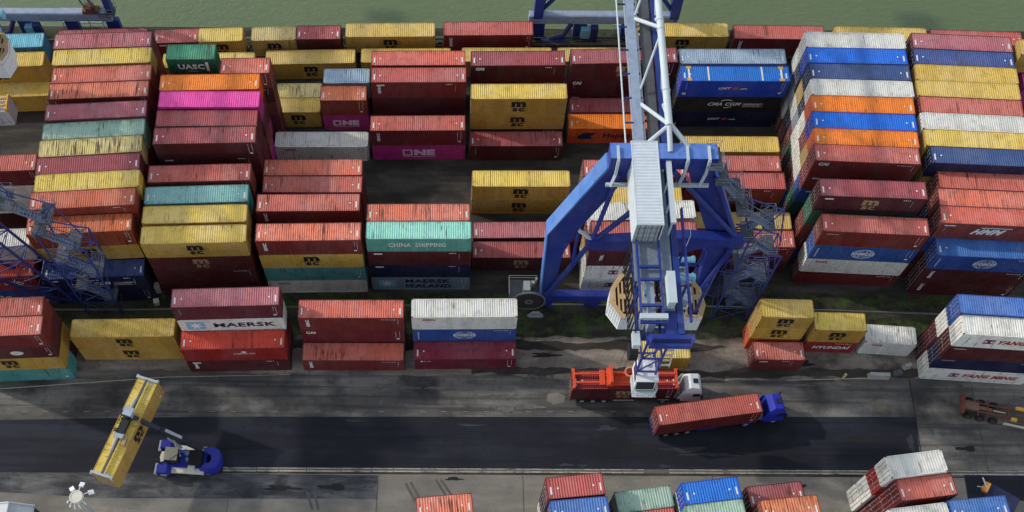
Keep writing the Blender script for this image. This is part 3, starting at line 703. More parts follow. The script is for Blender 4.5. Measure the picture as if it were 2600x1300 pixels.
def where(k, r):
    blk = r[0]; idx = nrow[blk]; i = idx.index(k); n = len(idx)
    x, y = float(r[3]), float(r[4])
    if blk in 'ST':
        cells = sorted(nrow['S']+nrow['T'], key=lambda q: float(rows[q][3])); c = cells.index(k)//2
        back = float(rows[k][4]) > float(rows[[q for q in cells[c*2:c*2+2] if q != k][0]][4])
        return '%s stack of %s pair from left at the bottom edge' % ('rear' if back else 'near', ORD[c])
    if blk == 'U': return ('rear left stack of the tall group at bottom right', 'second stack of the tall group at bottom right', 'third stack at the bottom right edge', 'rightmost stack at the bottom right edge')[i]
    if blk == 'M': return ('yellow pair left of the badge container in the front row', 'rear stack holding the badge container in the front row', 'front stack below the badge container')[i]
    if blk == 'Q': return ('tall left stack of the short group right of the trucks', 'ground before the yellow short stack', 'middle stack of the short group right of trucks', 'right end of the short group right of trucks')[i]
    if blk == 'W': return '%s on the quayside train from the left' % ORD[i]
    if blk == 'D' and i < 5: return ('back row of the %s' % BLOCK['D'], 'blue grey stack in third full block', 'stack before the blue grey one in third block', 'rear half length spot in third full block', 'nearer half length spot in third full block')[i]
    if n == 1: return BLOCK[blk]
    if i == 0: rw = 'farthest row'
    elif i == n-1: rw = 'nearest row'
    else: rw = '%s row from the quay' % ORD[i]
    return '%s, %s' % (rw, BLOCK[blk])
SHORT = {'long block between the left crane and the magenta stack': 'long block left of the magenta', 'short container group right of the trucks': 'short group', 'tall white and red group at right': 'white-topped group at right'}
GROUP = {'W': 'containers riding on the quayside train', 'S': 'containers along the bottom edge', 'T': 'containers along the bottom edge', 'U': 'containers along the bottom edge'}
for k, r in enumerate(rows):
    blk, toks, ln, x, y, a, z, vis = r[0], r[1].split(), int(r[2]), float(r[3]), float(r[4]), float(r[5]), float(r[6]), r[7]
    rnd = random.Random(k*13+5); wh = where(k, r)
    for q, v in SHORT.items(): wh = wh.replace(q, v)
    for ti, tk in enumerate(toks):
        t_, _, lg = tk.partition(':'); hk, ck = t_[0], t_[1]
        if blk == 'A' and lg == 'SUD': lg = 'SUDL'
        bare = ck if ck in CC else 'M'
        last = ti == len(toks)-1
        nm = 'shipping_container'
        jx, jy, ja = rnd.uniform(-.05, .05), rnd.uniform(-.012, .012), rnd.uniform(-.0015, .0015)
        desc = CC[bare][2]+' container'
        if lg and vis[ti] == '1': desc += ' with '+MARK[lg]
        tier = ('single' if len(toks) == 1 else ('top' if last else TIER[ti]))
        lab = '%s, %s, %s' % (desc, 'top tier' if tier == 'top' else ('alone' if tier == 'single' else tier), wh)
        ws = lab.split()
        if len(ws) > 16: lab = lab.replace('container with ', 'one with ').replace(' from the quay', ''); ws = lab.split()
        if len(ws) > 16: lab = ' '.join(w_ for w_ in ws if w_ not in ('the', 'a')); ws = lab.split()
        if len(ws) > 16: lab = lab.replace('navy blue', 'navy').replace('brick red', 'brick').replace('off white', 'white').replace('top tier', 'top'); ws = lab.split()
        if len(ws) > 16: lab = ' '.join(ws[:16])
        body, roof, d0, d1, whole = container_meshes(ln, hk)
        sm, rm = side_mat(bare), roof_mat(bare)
        loc = (x+(jx if ti else 0), y+(jy if ti else 0), z)
        if vis[ti] == '1':
            o = empty(nm, loc, a+(ja if ti else 0)); o['look'] = 0
            del o['look']
            link('body', body, o, mats=[sm, castm])
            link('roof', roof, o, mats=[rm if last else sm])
            link('door', d0, o, mats=[sm, steel]); link('door', d1, o, mats=[sm, steel])
            if lg:
                e, me = logo(lg, ln, hk, bare in 'MRPQ'); link(e, me, o, loc=(0, -W/2-.012, 0))
            if lg == 'UNIT45' and last:
                pd = MB(); Lh, Hh = LEN[ln]/2, HGT[hk]
                for sx in (-1, 1):
                    for sy in (-1, 1): pd.box(sx*(Lh-1.0)-.3, sx*(Lh-1.0)+.3, sy*.95-.2, sy*.95+.2, Hh-.02, Hh+.012, 0)
                    pd.box(sx*(Lh-1.0)-.12, sx*(Lh-1.0)+.12, -.74, .74, Hh-.02, Hh+.008, 1)
                    pd.box(sx*3.4-.10, sx*3.4+.10, -1.1, 1.1, Hh-.02, Hh+.008, 1)
                part('roof_marking', pd, [spry, white], o)
            if bare in 'RMPSQBUNTgOoVl' and lg != 'MAERSK':
                if rnd.random() < .8: link('stencil_marking', side_marks(ln, hk, rnd.randrange(4)), o)
                if last and rnd.random() < .85: link('roof_marking', roof_marks(ln, hk), o)
        else:                                            # hardly or not at all in view: part of the one mass below
            mi = MASSK.setdefault(bare, len(MASSK)); mm = Matrix.Translation(loc) @ Matrix.Rotation(a+(ja if ti else 0), 4, 'Z')
            src = WHOLE[(ln, hk)]; i0 = len(MASS.v); MASS.v += [tuple(mm @ Vector(p)) for p in src.v]; MASS.f += [tuple(i0+q for q in f) for f in src.f]; MASS.m += [mi]*len(src.f)
            z += HGT[hk]; continue
        tag(o, lab, 'shipping container', GROUP.get(blk, 'containers in the stacks between the crane rails' if blk in 'ABCDEFGHIJK' else 'containers in the front row by the road'))
        z += HGT[hk]

mo = link('container_mass', MASS.mesh('container_mass', [side_mat(q) for q in MASSK]))
tag(mo, 'containers buried in the stacks, nearly hidden behind and beneath the visible ones', 'shipping containers', kind='stuff')

# ---------------------------------------------------------------- gantry cranes
YL, YW, XC = 63.26, 106.2, 20.1            # landside rail, waterside rail, crane centre line
def crane_build():
    cr = empty('gantry_crane', (XC, YL, 0))
    def P(name, mb, mats, par=None):
        # builders use world coordinates; shift them to the crane's base
        mb.v = [(x-XC, y-YL, z) for x, y, z in mb.v]
        return part(name, mb, mats, par or cr)
    def SP(name, mb, mats, par):
        mb.v = [(x-XC, y-YL, z) for x, y, z in mb.v]; return part(name, mb, mats, par)
    mir = lambda pts, s: [(XC+s*(x-XC), z) for x, z in pts]
    leg = [(15.0, 28.4), (10.0, 16.7), (10.35, 2.9), (11.5, 2.9), (12.1, 13.3), (13.5, 18.2), (16.9, 26.6), (17.6, 28.4)]
    legw = [(15.0, 28.4), (10.4, 16.7), (10.2, 4.2), (11.4, 4.2), (12.1, 13.3), (13.5, 18.2), (16.9, 26.6), (17.6, 28.4)]
    for s in (1, -1):
        b = MB(); pl = mir(leg, s); b.prism(pl if s > 0 else pl[::-1], lambda u, v, d: (u, d, v), YL-.75, YL+.75)
        lg = P('leg', b, blue)
        b = MB()                                        # flange plates proud of the web
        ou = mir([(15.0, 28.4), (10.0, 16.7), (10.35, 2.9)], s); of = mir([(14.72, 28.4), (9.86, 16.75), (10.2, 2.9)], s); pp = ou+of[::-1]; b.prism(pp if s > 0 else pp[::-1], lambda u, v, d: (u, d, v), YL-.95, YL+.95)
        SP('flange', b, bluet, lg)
        b = MB(); pl = mir(legw, s); b.prism(pl if s > 0 else pl[::-1], lambda u, v, d: (u, d, v), YW-.7, YW+.7)
        P('leg', b, blue)
    # land side: cross box at the top, foot sill, bogies
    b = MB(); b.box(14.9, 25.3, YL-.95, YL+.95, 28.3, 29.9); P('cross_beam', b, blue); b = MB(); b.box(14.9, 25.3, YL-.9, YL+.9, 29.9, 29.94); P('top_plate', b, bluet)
    b = MB(); b.box(14.9, 25.3, YW-.95, YW+.95, 28.3, 29.9); P('cross_beam', b, blue)
    b = MB(); b.box(10.0, 30.2, YL-.45, YL+.45, 1.7, 2.90); P('sill_beam', b, blue)
    b = MB(); b.box(9.6, 29.4, YW-.55, YW+.55, 3.2, 4.5); b.box(9.7, 29.3, YW-.42, YW+.42, 4.5, 4.56); P('sill_beam', b, bluel)
    for y in (YL, YW):
        for x in (11.0, 16.8, 23.4, 29.2):
            b = MB(); b.box(x-.9, x+.9, y-.38, y+.38, .55, 1.72 if y == YL else 3.22)
            for dx in (-.55, .55): b.tube((x+dx, y-.42, .50), (x+dx, y+.42, .50), .34, 12)
            P('wheel_bogie', b, blue)
    # tubes and tie beam of the land side frame
    def tb(pts, r, name='brace', m=blue, n=10):
        b = MB(); b.path(pts, r, n); return P(name, b, m)
    tb([(11.0, YL-1.0, 4.4), (14.7, YL-1.6, 16.3), (20.6, YL-1.2, 25.6)], .30)
    tb([(14.7, YL-1.6, 16.3), (16.0, YL-1.0, 27.6)], .26)
    tb([(13.2, YL-1.0, 17.8), (14.6, YL-1.6, 17.0)], .22, m=lgrey)
    tb([(13.2, YL-1.0, 17.4), (13.2, YL-1.3, 12.2)], .22)
    tb([(30.6, YL-1.3, 16.8), (21.2, YL-1.0, 28.2)], .28)
    tb([(30.4, YL-1.2, 16.8), (25.6, YL-.9, 27.2)], .24)
    tb([(30.6, YL-1.3, 16.8), (28.9, YL-1.0, 4.3)], .30)
    tb([(27.6, YL-1.0, 15.0), (27.9, YL-1.1, 11.2)], .2)
    b = MB()
    b.prism([(14.2, 15.6), (14.2, 17.1), (17.4, 17.4), (25.0, 18.2), (31.1, 17.5), (31.1, 16.5), (27.5, 16.3), (24.8, 15.4), (17.4, 15.5)], lambda u, v, d: (u, d, v), YL-2.1, YL-1.05)
    P('tie_beam', b, blue)
    for s in (1, -1):                                   # bracing of the water side frame
        tb([(XC+s*(10.9-XC), YW, 4.6), (XC, YW, 17), (XC+s*(16-XC), YW, 28)], .28)
    # the bridge girders along the crane (world Y)
    G0, G1 = 44.8, 132.0
    b = MB(); b.box(18.05, 18.75, G0+1.0, G1, 25.4, 27.0); b.box(17.95, 18.85, 64.6, G1, 27.0, 27.06); P('girder', b, bluel)
    b = MB(); b.box(20.75, 21.35, G0, G1, 25.4, 27.0); P('girder', b, blue)
    b = MB(); b.box(18.90, 19.15, G0+8, G1, 26.2, 26.75); P('trolley_rail', b, lgrey)
    b = MB(); b.box(19.40, 20.55, 64.8, G1, 26.45, 26.52)
    k = 66.0
    while k < G1: b.box(19.40, 20.55, k, k+.08, 26.30, 26.45); k += 2.0
    P('walkway', b, dgrey)
    b = MB()
    k = 65.4
    while k < G1: b.box(18.76, 20.74, k, k+.16, 25.7, 25.9); b.beam((18.76, k, 25.75), (20.74, k+2.4, 25.75), .10, .10); k += 2.4
    P('cross_tie', b, blue)
    b = MB()                                            # cable track on outriggers
    b.tube((17.0, 63.8, 27.0), (17.0, G1, 27.0), .09, 8, 0); k = 66.0
    while k < G1:
        b.box(16.95, 18.95, k, k+.14, 26.72, 26.86, 1); b.box(18.90, 19.02, k, k+.12, 26.0, 26.9, 1); k += 3.18
    P('cable_track', b, [lgrey, blue])
    # top chord with its slanting ties
    b = MB(); b.tube((20.5, 65.4, 31.0), (20.5, G1-2, 31.0), .36, 14)
    for k in (69.6, 77.4, 78.6, 90, 98, 106): b.tube((20.5, k, 31.0), (20.5, k+.10, 31.0), .43, 14)
    P('top_chord', b, lgrey)
    for (y0, y1, r) in ((71.5, 65.8, .20), (83.0, 78.0, .20), (73.4, 77.0, .12), (92.0, 88.0, .2), (83.4, 87.0, .12), (104, 99, .2), (116, 110, .2)):
        b = MB(); b.tube((18.9, y0, 26.9), (20.45, y1, 30.8), r, 10); P('tie', b, lgrey)
        b = MB(); b.tube((21.1, y0, 26.9), (20.6, y1, 30.8), r*.7, 8); P('tie', b, lgrey)
    b = MB(); b.tube((20.5, 65.4, 31.0), (20.7, 63.2, 29.9), .26, 10); b.tube((20.5, 65.5, 31.0), (18.6, 64.4, 29.7), .20, 8); b.tube((20.6, 65.6, 31.0), (23.4, 63.2, 29.2), .24, 8); P('tie', b, lgrey)
    b = MB(); b.box(20.25, 20.75, 55.2, 63.4, 29.4, 29.7)
    for y in (55.5, 58, 60.5, 63): b.box(20.42, 20.58, y, y+.16, 27.0, 29.4); P('cable_duct', b, lgrey)
    for x in (15.6, 22.3, 24.4):                        # bent hangers on the cross beam
        b = MB(); b.beam((x, YL-1.25, 30.1), (x, YL-1.35, 28.0), .28, .22); b.beam((x, YL-1.35, 28.0), (x-.35, YL-1.8, 26.7), .28, .22); b.beam((x, YL+.4, 30.15), (x, YL-1.25, 30.1), .24, .2); P('hanger', b, lgrey)
    for x0, x1 in ((14.8, 17.0), (20.9, 25.0)):
        b = MB(); b.box(x0, x1, YL-1.75, YL-1.45, 26.5, 26.85); P('pipe_tray', b, lgrey)
    # machinery house on top: corrugated metal box with double doors at its near end
    b = MB(); x0, x1, y0, y1, z0, z1 = 16.90, 19.52, 54.7, 64.4, 27.1, 30.0
    for (a, da), (c_, dc) in zip(*(lambda z: (z, z[1:]))(zig(y0+.1, y1-.1, .36, .03, .0))):
        b.face([(x0+.06, a, z1-da), (x1-.06, a, z1-da), (x1-.06, c_, z1-dc), (x0+.06, c_, z1-dc)])
        for xx, s in ((x0, 1), (x1, -1)):
            q = [(xx+s*da, a, z0), (xx+s*da, a, z1-.05), (xx+s*dc, c_, z1-.05), (xx+s*dc, c_, z0)]; b.face(q if s > 0 else q[::-1])
    for xx in (x0, x1-.1):
        for yy in (y0, y1-.1): b.box(xx, xx+.1, yy, yy+.1, z0, z1+.01)
        b.box(xx, xx+.1, y0+.1, y1-.1, z1-.06, z1+.01); b.box(xx, xx+.1, y0+.1, y1-.1, z0, z0+.1)
    b.box(x0+.1, x1-.1, y0, y0+.06, z1-.14, z1+.01); b.box(x0+.1, x1-.1, y1-.08, y1, z0, z1+.01); b.box(x0+.1, x1-.1, y0+.05, y1-.08, z0, z0+.08)
    hs = P('machinery_house', b, plain('house_pale_blue', (.54, .60, .64), .55, 0, .25, .3, .8))
    for s in (0, 1):
        b = MB(); xa = x0+.12+s*1.12; b.box(xa, xa+1.08, y0+.005, y0+.05, z0+.1, z1-.15)
        for xx in (.28, .80): b.tube((xa+xx, y0-.03, z0+.05), (xa+xx, y0-.03, z1-.08), .03, 6, 1)
        for zz in (.7, 1.5, 2.3): b.box(xa+.04, xa+1.04, y0-.008, y0+.004, z0+zz, z0+zz+.05, 1)
        SP('door', b, [silver, dgrey], hs)
    # deck under and before the house
    b = MB(); b.box(17.0, 19.5, 50.4, 54.8, 26.95, 27.02); b.box(19.55, 20.6, 47.2, 64.4, 26.95, 27.02); P('walkway', b, plain('deck_steel', (0.17, 0.21, 0.26), .6, .1, .6, .4, 1.5))
    b = MB(); b.box(19.65, 20.70, G0, 64.4, 26.2, 26.9); b.box(18.0, 22.0, G0-.5, G0, 25.6, 26.9); b.box(18.0, 22.0, G0-1.2, G0-.9, 26.2, 26.7)
    for x in (18.0, 21.9): b.box(x, x+.1, G0-1.2, G0-.5, 26.9, 27.9)
    P('end_beam', b, blue)
    b = MB()                                            # ladder-like winch frame at the land end
    b.box(17.2, 17.42, 45.6, 54.6, 27.3, 27.6); b.box(19.3, 19.5, 45.6, 54.6, 27.3, 27.6)
    for yy in (45.6, 47.4, 50.2, 51.6): b.box(17.42, 19.3, yy, yy+.24, 27.3, 27.6)
    for yy in (47.0, 49.0, 50.6, 53.0):
        for xx in (17.2, 19.3): b.box(xx, xx+.15, yy, yy+.15, 25.6, 27.3)
    b.box(17.2, 17.4, 45.6, 54.6, 25.2, 25.5); b.box(19.3, 19.5, 45.6, 54.6, 25.2, 25.5)
    P('winch_frame', b, blue)
    b = MB(); b.box(17.1, 19.7, 45.9, 46.4, 27.6, 27.95); P('end_plate', b, lgrey)
    b = MB(); b.box(19.75, 20.45, 47.3, 50.5, 27.2, 28.5); b.box(19.7, 20.5, 47.2, 50.6, 28.5, 28.56); P('electrical_cabinet', b, lgrey)
    for (cx, cy, cz, c2) in ((18.3, 49.4, 26.6, skyl), (18.5, 52.8, 26.4, skyl), (17.8, 48.3, 26.4, silver), (18.9, 48.2, 26.3, silver)):
        b = MB(); b.tube((cx-.45, cy, cz), (cx+.45, cy, cz), .32, 12); b.box(cx-.25, cx+.25, cy-.5, cy-.1, cz-.3, cz+.25); P('winch', b, c2)
    b = MB()                                            # hanging loops of trailing cable
    for k in range(12):
        y = 45.4+k*.78; zz = 25.2-.25*math.sin(k*1.7)
        b.path([(16.75, y, 26.6), (16.7, y+.15, zz-1.8), (16.8, y+.4, zz-2.4), (16.75, y+.66, zz-1.7), (16.75, y+.78, 26.6)], .055, 5)
    b.box(16.80, 16.90, 45.0, 55.0, 26.6, 26.7)
    P('trailing_cable', b, rubber)
    b = MB(); b.box(16.6, 17.3, 43.9, 45.4, 25.6, 26.3, 1); b.tube((16.55, 44.4, 24.0), (17.35, 44.4, 24.0), .85, 16); P('cable_drum', b, [rubber, lgrey])
    # octagonal trolley house: corrugated walls, slatted timber roof
    oc = [(16.75, 50.35), (25.0, 50.35), (25.5, 51.9), (25.1, 53.9), (24.0, 55.5), (16.9, 55.5), (15.95, 53.9), (15.65, 52.1)]
    b = MB(); zt, zb = 20.0, 17.6; inner = [(20.4+(x-20.4)*.90, 52.9+(y-52.9)*.84) for x, y in oc]
    n = len(oc)
    for k in range(n):
        (xa, ya), (xb, yb) = oc[k], oc[(k+1) % n]; ln = math.hypot(xb-xa, yb-ya); q = max(2, int(ln/.34)); nx, ny = (yb-ya)/ln, -(xb-xa)/ln
        for j in range(q*2):
            t0, t1 = j/(q*2), (j+1)/(q*2); e0, e1 = (.07 if j % 2 else 0), (0 if j % 2 else .07)
            b.face([(xa+(xb-xa)*t0-nx*e0, ya+(yb-ya)*t0-ny*e0, zb), (xa+(xb-xa)*t1-nx*e1, ya+(yb-ya)*t1-ny*e1, zb), (xa+(xb-xa)*t1-nx*e1, ya+(yb-ya)*t1-ny*e1, zt), (xa+(xb-xa)*t0-nx*e0, ya+(yb-ya)*t0-ny*e0, zt)])
    b.prism(oc, lambda u, v, d: (u, v, d), zb-.1, zb, 0)
    hs = P('trolley_house', b, plain('house_white', (.62, .66, .68), .5, 0, .2))
    b = MB()
    for k in range(n):
        p0, p1, q1, q0 = oc[k], oc[(k+1) % n], inner[(k+1) % n], inner[k]
        b.face([(*p0, zt+.02), (*p1, zt+.02), (*q1, zt+.02), (*q0, zt+.02)])
    b.box(16.6, 25.0, 52.5, 53.1, zt+.0, zt+.06)
    x = 16.2
    while x < 25.0:
        ins = max(0.0, 1.0-(x-16.2)*.9, 1.0-(25.0-x)*.9)
        b.box(x, x+.17, 50.75+ins, 54.9-ins, zt-.05, zt+.015); x += .40
    SP('roof', b, tan, hs)
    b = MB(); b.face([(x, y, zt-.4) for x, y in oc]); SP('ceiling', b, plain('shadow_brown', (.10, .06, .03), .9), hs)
    for (cx, cy) in ((23.2, 54.6), (23.3, 56.6)):
        b = MB(); b.tube((cx-.9, cy, 20.9), (cx+.9, cy, 20.9), .38, 12, 0); b.box(cx-1.1, cx+.2, cy-.9, cy-.3, 20.1, 20.9, 1); b.tube((cx+.9, cy, 20.9), (cx+1.2, cy, 20.9), .5, 12, 0); P('winch', b, [skyl, bluel])
    b = MB(); b.box(22.2, 23.9, 51.6, 53.4, 20.1, 21.0); b.tube((22.4, 52, 21.0), (22.4, 52, 22.2), .2, 8); P('motor', b, bluel)
    b = MB()
    for x in (17.6, 20.9, 22.2, 24.2):
        for y in (50.9, 54.8): b.box(x, x+.22, y, y+.22, 20.1, 25.5)
    b.box(17.4, 24.4, 54.8, 55.1, 22.6, 22.9); b.box(21.9, 22.1, 46, 58.6, 26.9, 27.3, 0); P('trolley_frame', b, blue)
    b = MB()
    b.path([(22.6, 50.3, 21.2), (22.6, 55.5, 21.2), (24.3, 59.5, 21.2), (24.3, 61.0, 21.2)], .035, 4); b.path([(22.6, 50.3, 20.7), (22.6, 55.5, 20.7)], .03, 4)
    for k in range(6): b.tube((22.6, 50.4+k, 20.1), (22.6, 50.4+k, 21.2), .03, 4)
    P('handrail', b, lgrey)
    # hoist tower and operator's cab
    b = MB()
    for x in (19.3, 21.4):
        for y in (47.6, 49.8): b.box(x, x+.2, y, y+.2, 12.2, 25.4)
    for z in (13.0, 16.0, 19.2, 22.4):
        b.box(19.5, 21.4, 47.62, 47.78, z, z+.18); b.box(19.5, 21.4, 49.82, 49.98, z, z+.18)
        for x in (19.32, 21.42): b.box(x, x+.16, 47.8, 49.8, z, z+.18)
    for z in (13.1, 16.1, 19.3): b.beam((19.4, 47.7, z), (21.5, 47.7, z+3.1), .12, .12)
    P('hoist_mast', b, blue)
    b = MB()
    for k in range(12): b.box(22.1, 23.0, 48.6+.25*k*.6, 48.8+.25*k*.6, 12.6+k*.85, 12.7+k*.85)
    b.beam((22.05, 48.6, 12.4), (22.05, 50.6, 22.9), .08, .14); b.beam((23.05, 48.6, 12.4), (23.05, 50.6, 22.9), .08, .14)
    P('ladder', b, cream)
    b = MB()
    X0, X1 = 19.55, 21.75
    b.prism([(46.95, 10.0), (47.3, 12.3), (49.6, 12.3), (49.6, 10.0)], lambda u, v, d: (d, u, v), X0, X1)
    b.prism([(46.8, 12.3), (46.8, 12.45), (49.7, 12.45), (49.7, 12.3)], lambda u, v, d: (d, u, v), X0-.1, X1+.1)
    b.box(X0+.1, X1-.1, 48.0, 49.6, 12.45, 12.75); b.tube((20.6, 48.7, 12.75), (20.6, 48.7, 13.0), .28, 10)
    cb = P('operator_cab', b, wtruck)
    b = MB(); b.prism([(46.90, 10.35), (47.22, 12.05), (47.19, 12.05), (46.87, 10.35)], lambda u, v, d: (d, u, v), X0+.15, X1-.15)
    for x in (X0-.012, X1+.002): b.box(x, x+.01, 47.4, 49.2, 10.9, 12.0)
    SP('window', b, glass, cb)
    b = MB()
    for z in (9.9, 10.2, 10.5, 10.9): b.path([(X0-.25, 48.4, z), (X0-.2, 46.6, z), (X0+.2, 46.15, z), (X1-.2, 46.15, z), (X1+.2, 46.6, z), (X1+.25, 48.4, z)], .035, 5)
    for x in (X0-.2, X0+.2, X0+.9, X1-.7, X1-.2, X1+.2): b.tube((x, 46.15 if X0 < x < X1 else 46.7, 9.8), (x, 46.15 if X0 < x < X1 else 46.7, 11.0), .035, 5)
    b.box(X0-.2, X1+.2, 46.2, 47.0, 9.75, 9.82); SP('railing', b, lgrey, cb)
    # stairs: zig-zag tower beside the right leg, then a flight to the bridge
    b = MB()
    lv = [(33.6, 0.3), (35.3, 3.1), (32.6, 5.9), (35.3, 8.7), (32.2, 11.5), (34.6, 14.3), (31.6, 17.0), (33.2, 19.2), (29.8, 21.8), (28.2, 24.6), (26.3, 27.0), (25.0, 29.4)]
    for k, ((xa, za), (xb, zb_)) in enumerate(zip(lv, lv[1:])):
        yy = 62.1 if k % 2 else 63.4
        for dy in (-.45, .45):
            b.beam((xa, yy+dy, za), (xb, yy+dy, zb_), .07, .24, 0); b.beam((xa, yy+dy, za+1.0), (xb, yy+dy, zb_+1.0), .05, .05, 0)
            for t in (.1, .3, .5, .7, .9): b.tube((xa+(xb-xa)*t, yy+dy, za+(zb_-za)*t), (xa+(xb-xa)*t, yy+dy, za+(zb_-za)*t+1.0), .025, 4, 1)
        for j in range(12):
            t = (j+.5)/12; b.box(xa+(xb-xa)*t-.12, xa+(xb-xa)*t+.12, yy-.45, yy+.45, za+(zb_-za)*t-.02, za+(zb_-za)*t+.02, 1)
        b.box(xb-.7, xb+.7, 61.4, 64.2, zb_-.06, zb_, 2)
        for (px, py) in ((xb-.7, 61.4), (xb+.7, 61.4), (xb-.7, 64.2), (xb+.7, 64.2)): b.tube((px, py, zb_), (px, py, zb_+1.05), .03, 5, 1)
        for zz in (.5, 1.0): b.path([(xb-.7, 61.4, zb_+zz), (xb+.7, 61.4, zb_+zz), (xb+.7, 64.2, zb_+zz), (xb-.7, 64.2, zb_+zz)], .028, 4, 1)
    P('staircase', b, [bgrey, bgrey, dgrey])
    b = MB()
    for (x, y, zt_) in ((31.6, 61.3, 17.5), (31.6, 64.3, 17.5), (35.9, 61.3, 14.5), (35.9, 64.3, 14.5)): b.box(x-.08, x+.08, y-.08, y+.08, 0, zt_)
    for k in range(6):
        z = 2.9*k
        if k < 5:
            for y in (61.3, 64.3): b.tube((31.6, y, z), (35.9, y, z+2.9), .05, 5); b.tube((35.9, y, z), (31.6, y, z+2.9), .05, 5); b.tube((31.6, y, z+2.9), (35.9, y, z+2.9), .05, 5)
            for x in (31.6, 35.9): b.tube((x, 61.3, z), (x, 64.3, z+2.9), .05, 5)
    for (p, q) in (((30.5, YL-.5, 17.0), (35.9, 61.3, 14.4)), ((30.5, YL+.5, 17.0), (35.9, 64.3, 14.4)), ((30.0, YL, 21.5), (31.6, 62.8, 17.5)), ((29.3, YL, 8.5), (31.6, 62.8, 8.7)), ((29.4, YL, 3.2), (31.6, 62.8, 3.0)),
                   ((30.4, YL, 17.0), (34.4, 62.8, 21.0)), ((34.4, 62.8, 21.0), (35.9, 62.8, 14.4)), ((30.0, YL, 22.5), (34.4, 62.8, 21.0)), ((31.6, 61.3, 17.5), (34.4, 62.8, 21.0)), ((27.0, YL, 26.0), (31.0, 62.8, 22.0))): b.tube(p, q, .085, 6)
    P('stair_tower', b, plain('tower_dark_blue', (.030, .045, .20), .5, 0, .3))
    # cable reel and its platform
    b = MB(); c = (8.9, 62.2, 2.7); b.ring(c, 1.88, 2.02, 30, 'y', .24); b.ring(c, .25, .5, 16, 'y', .34)
    for k in range(26):
        t = 2*math.pi*k/26; b.beam((c[0]+.3*math.cos(t), c[1], c[2]+.3*math.sin(t)), (c[0]+1.85*math.cos(t), c[1], c[2]+1.85*math.sin(t)), .05, .26, 1, (0, 1, 0))
    b.tube((c[0], c[1]-.12, c[2]), (c[0], c[1]+.12, c[2]), 1.45, 28, 1)
    P('cable_reel', b, [plain('reel_steel', (.20, .22, .22), .5, .2, .4), plain('reel_cable', (.045, .035, .032), .8)])
    b = MB(); b.box(6.5, 9.9, 62.75, 65.3, 2.4, 2.5); b.box(8.2, 9.0, 62.9, 64.2, 2.5, 4.1, 1); b.box(9.2, 9.6, 64.2, 64.6, 2.5, 3.5, 1); b.box(9.7, 9.95, 64.8, 65.1, 2.5, 3.4, 1); b.box(9.5, 10.0, 62.6, 63.9, 1.9, 2.4)
    for z in (3.0, 3.5): b.path([(6.5, 62.8, z), (6.5, 65.3, z), (9.9, 65.3, z)], .03, 4, 1)
    for (x, y) in ((6.5, 62.8), (6.5, 65.3), (9.9, 65.3)): b.tube((x, y, 2.5), (x, y, 3.5), .03, 4, 1)
    P('reel_platform', b, [dgrey, cream])
    b = MB(); b.prism([(-1.0, 0), (1.0, 0), (.4, .9), (-.4, .9)], lambda u, v, d: (9.9+u, d, v), 61.5, 61.8); b.box(9.1, 10.7, 61.4, 61.9, 0, .14); P('buffer', b, silver)
    b = MB(); b.box(16.9, 18.7, 105.0, 106.0, 1.2, 2.6); P('equipment_box', b, skyl)
    b = MB(); b.box(21.6, 27.4, 106.9, 108.6, 1.6, 1.75, 0)
    for x in (21.6, 23.5, 25.4, 27.3): b.box(x, x+.08, 106.9, 107.0, .0, 2.8, 0); b.box(x, x+.08, 108.5, 108.6, 0, 2.8, 0)
    b.box(21.6, 27.4, 106.9, 106.96, 2.7, 2.76, 0); b.box(21.6, 27.4, 108.5, 108.56, 2.7, 2.76, 0); P('walkway', b, silver)
    b = MB(); b.path([(11.5, YW-1.5, .8), (14.5, YW-1.0, 1.6), (15.5, YW-.5, 3.2)], .35, 8); b.box(11.5, 15.4, YW-1.9, YW-1.3, .5, 1.3); b.box(18.2, 19.2, YW-1.4, YW-.6, .3, 3.2); P('drive_unit', b, plain('dark_navy_steel', (.02, .03, .12), .5, 0, .3))
    return cr
crane = crane_build()
tag(crane, 'blue gantry crane standing over the middle of the yard with grey house on top', 'crane', 'gantry cranes spanning the container yard')
def copy_tree(o, parent=None):
    c = o.copy(); col.objects.link(c); c.parent = parent
    for ch in list(o.children): copy_tree(ch, c)
    return c
crane2 = copy_tree(crane); crane2.location.x -= 77.4
for ch in list(crane2.children):        # the left crane has lattice legs instead of plates
    kn = ch.name.split('.')[0]
    if kn in ('leg', 'brace', 'tie_beam', 'operator_cab', 'ladder', 'hoist_mast',  'reel_platform', 'cable_reel', 'buffer', 'pipe_tray'):
        for g_ in list(ch.children): bpy.data.objects.remove(g_)
        bpy.data.objects.remove(ch)
for ch in list(crane2.children):        # its trolley stands farther out, above the hanging container
    if ch.name.split('.')[0] in ('trolley_house', 'motor', 'trolley_frame', 'handrail') or (ch.name.split('.')[0] == 'winch' and ch.data.vertices[0].co.z < 23): ch.location.y += 32.5
b = MB()
def lattice(bb, A0, A1, B0, B1, n, dy=1.1, r=.13):
    A0, A1, B0, B1 = map(Vector, (A0, A1, B0, B1))
    for sy in (-dy, dy):
        o_ = Vector((0, sy, 0)); bb.tube(A0+o_, A1+o_, r*1.3, 6); bb.tube(B0+o_, B1+o_, r*1.9, 6)
        for k in range(n):
            a0, a1, b0, b1 = (A0.lerp(A1, k/n), A0.lerp(A1, (k+1)/n), B0.lerp(B1, k/n), B0.lerp(B1, (k+1)/n))
            bb.tube(a0+o_, b1+o_, r*.6, 5); bb.tube(a1+o_, b1+o_, r*.6, 5); bb.tube(b0+o_, a1+o_, r*.45, 4)
    for k in range(n+1):
        for P0, P1 in ((A0, A1), (B0, B1)): bb.tube(P0.lerp(P1, k/n)+Vector((0, -dy, 0)), P0.lerp(P1, k/n)+Vector((0, dy, 0)), r*.6, 5)
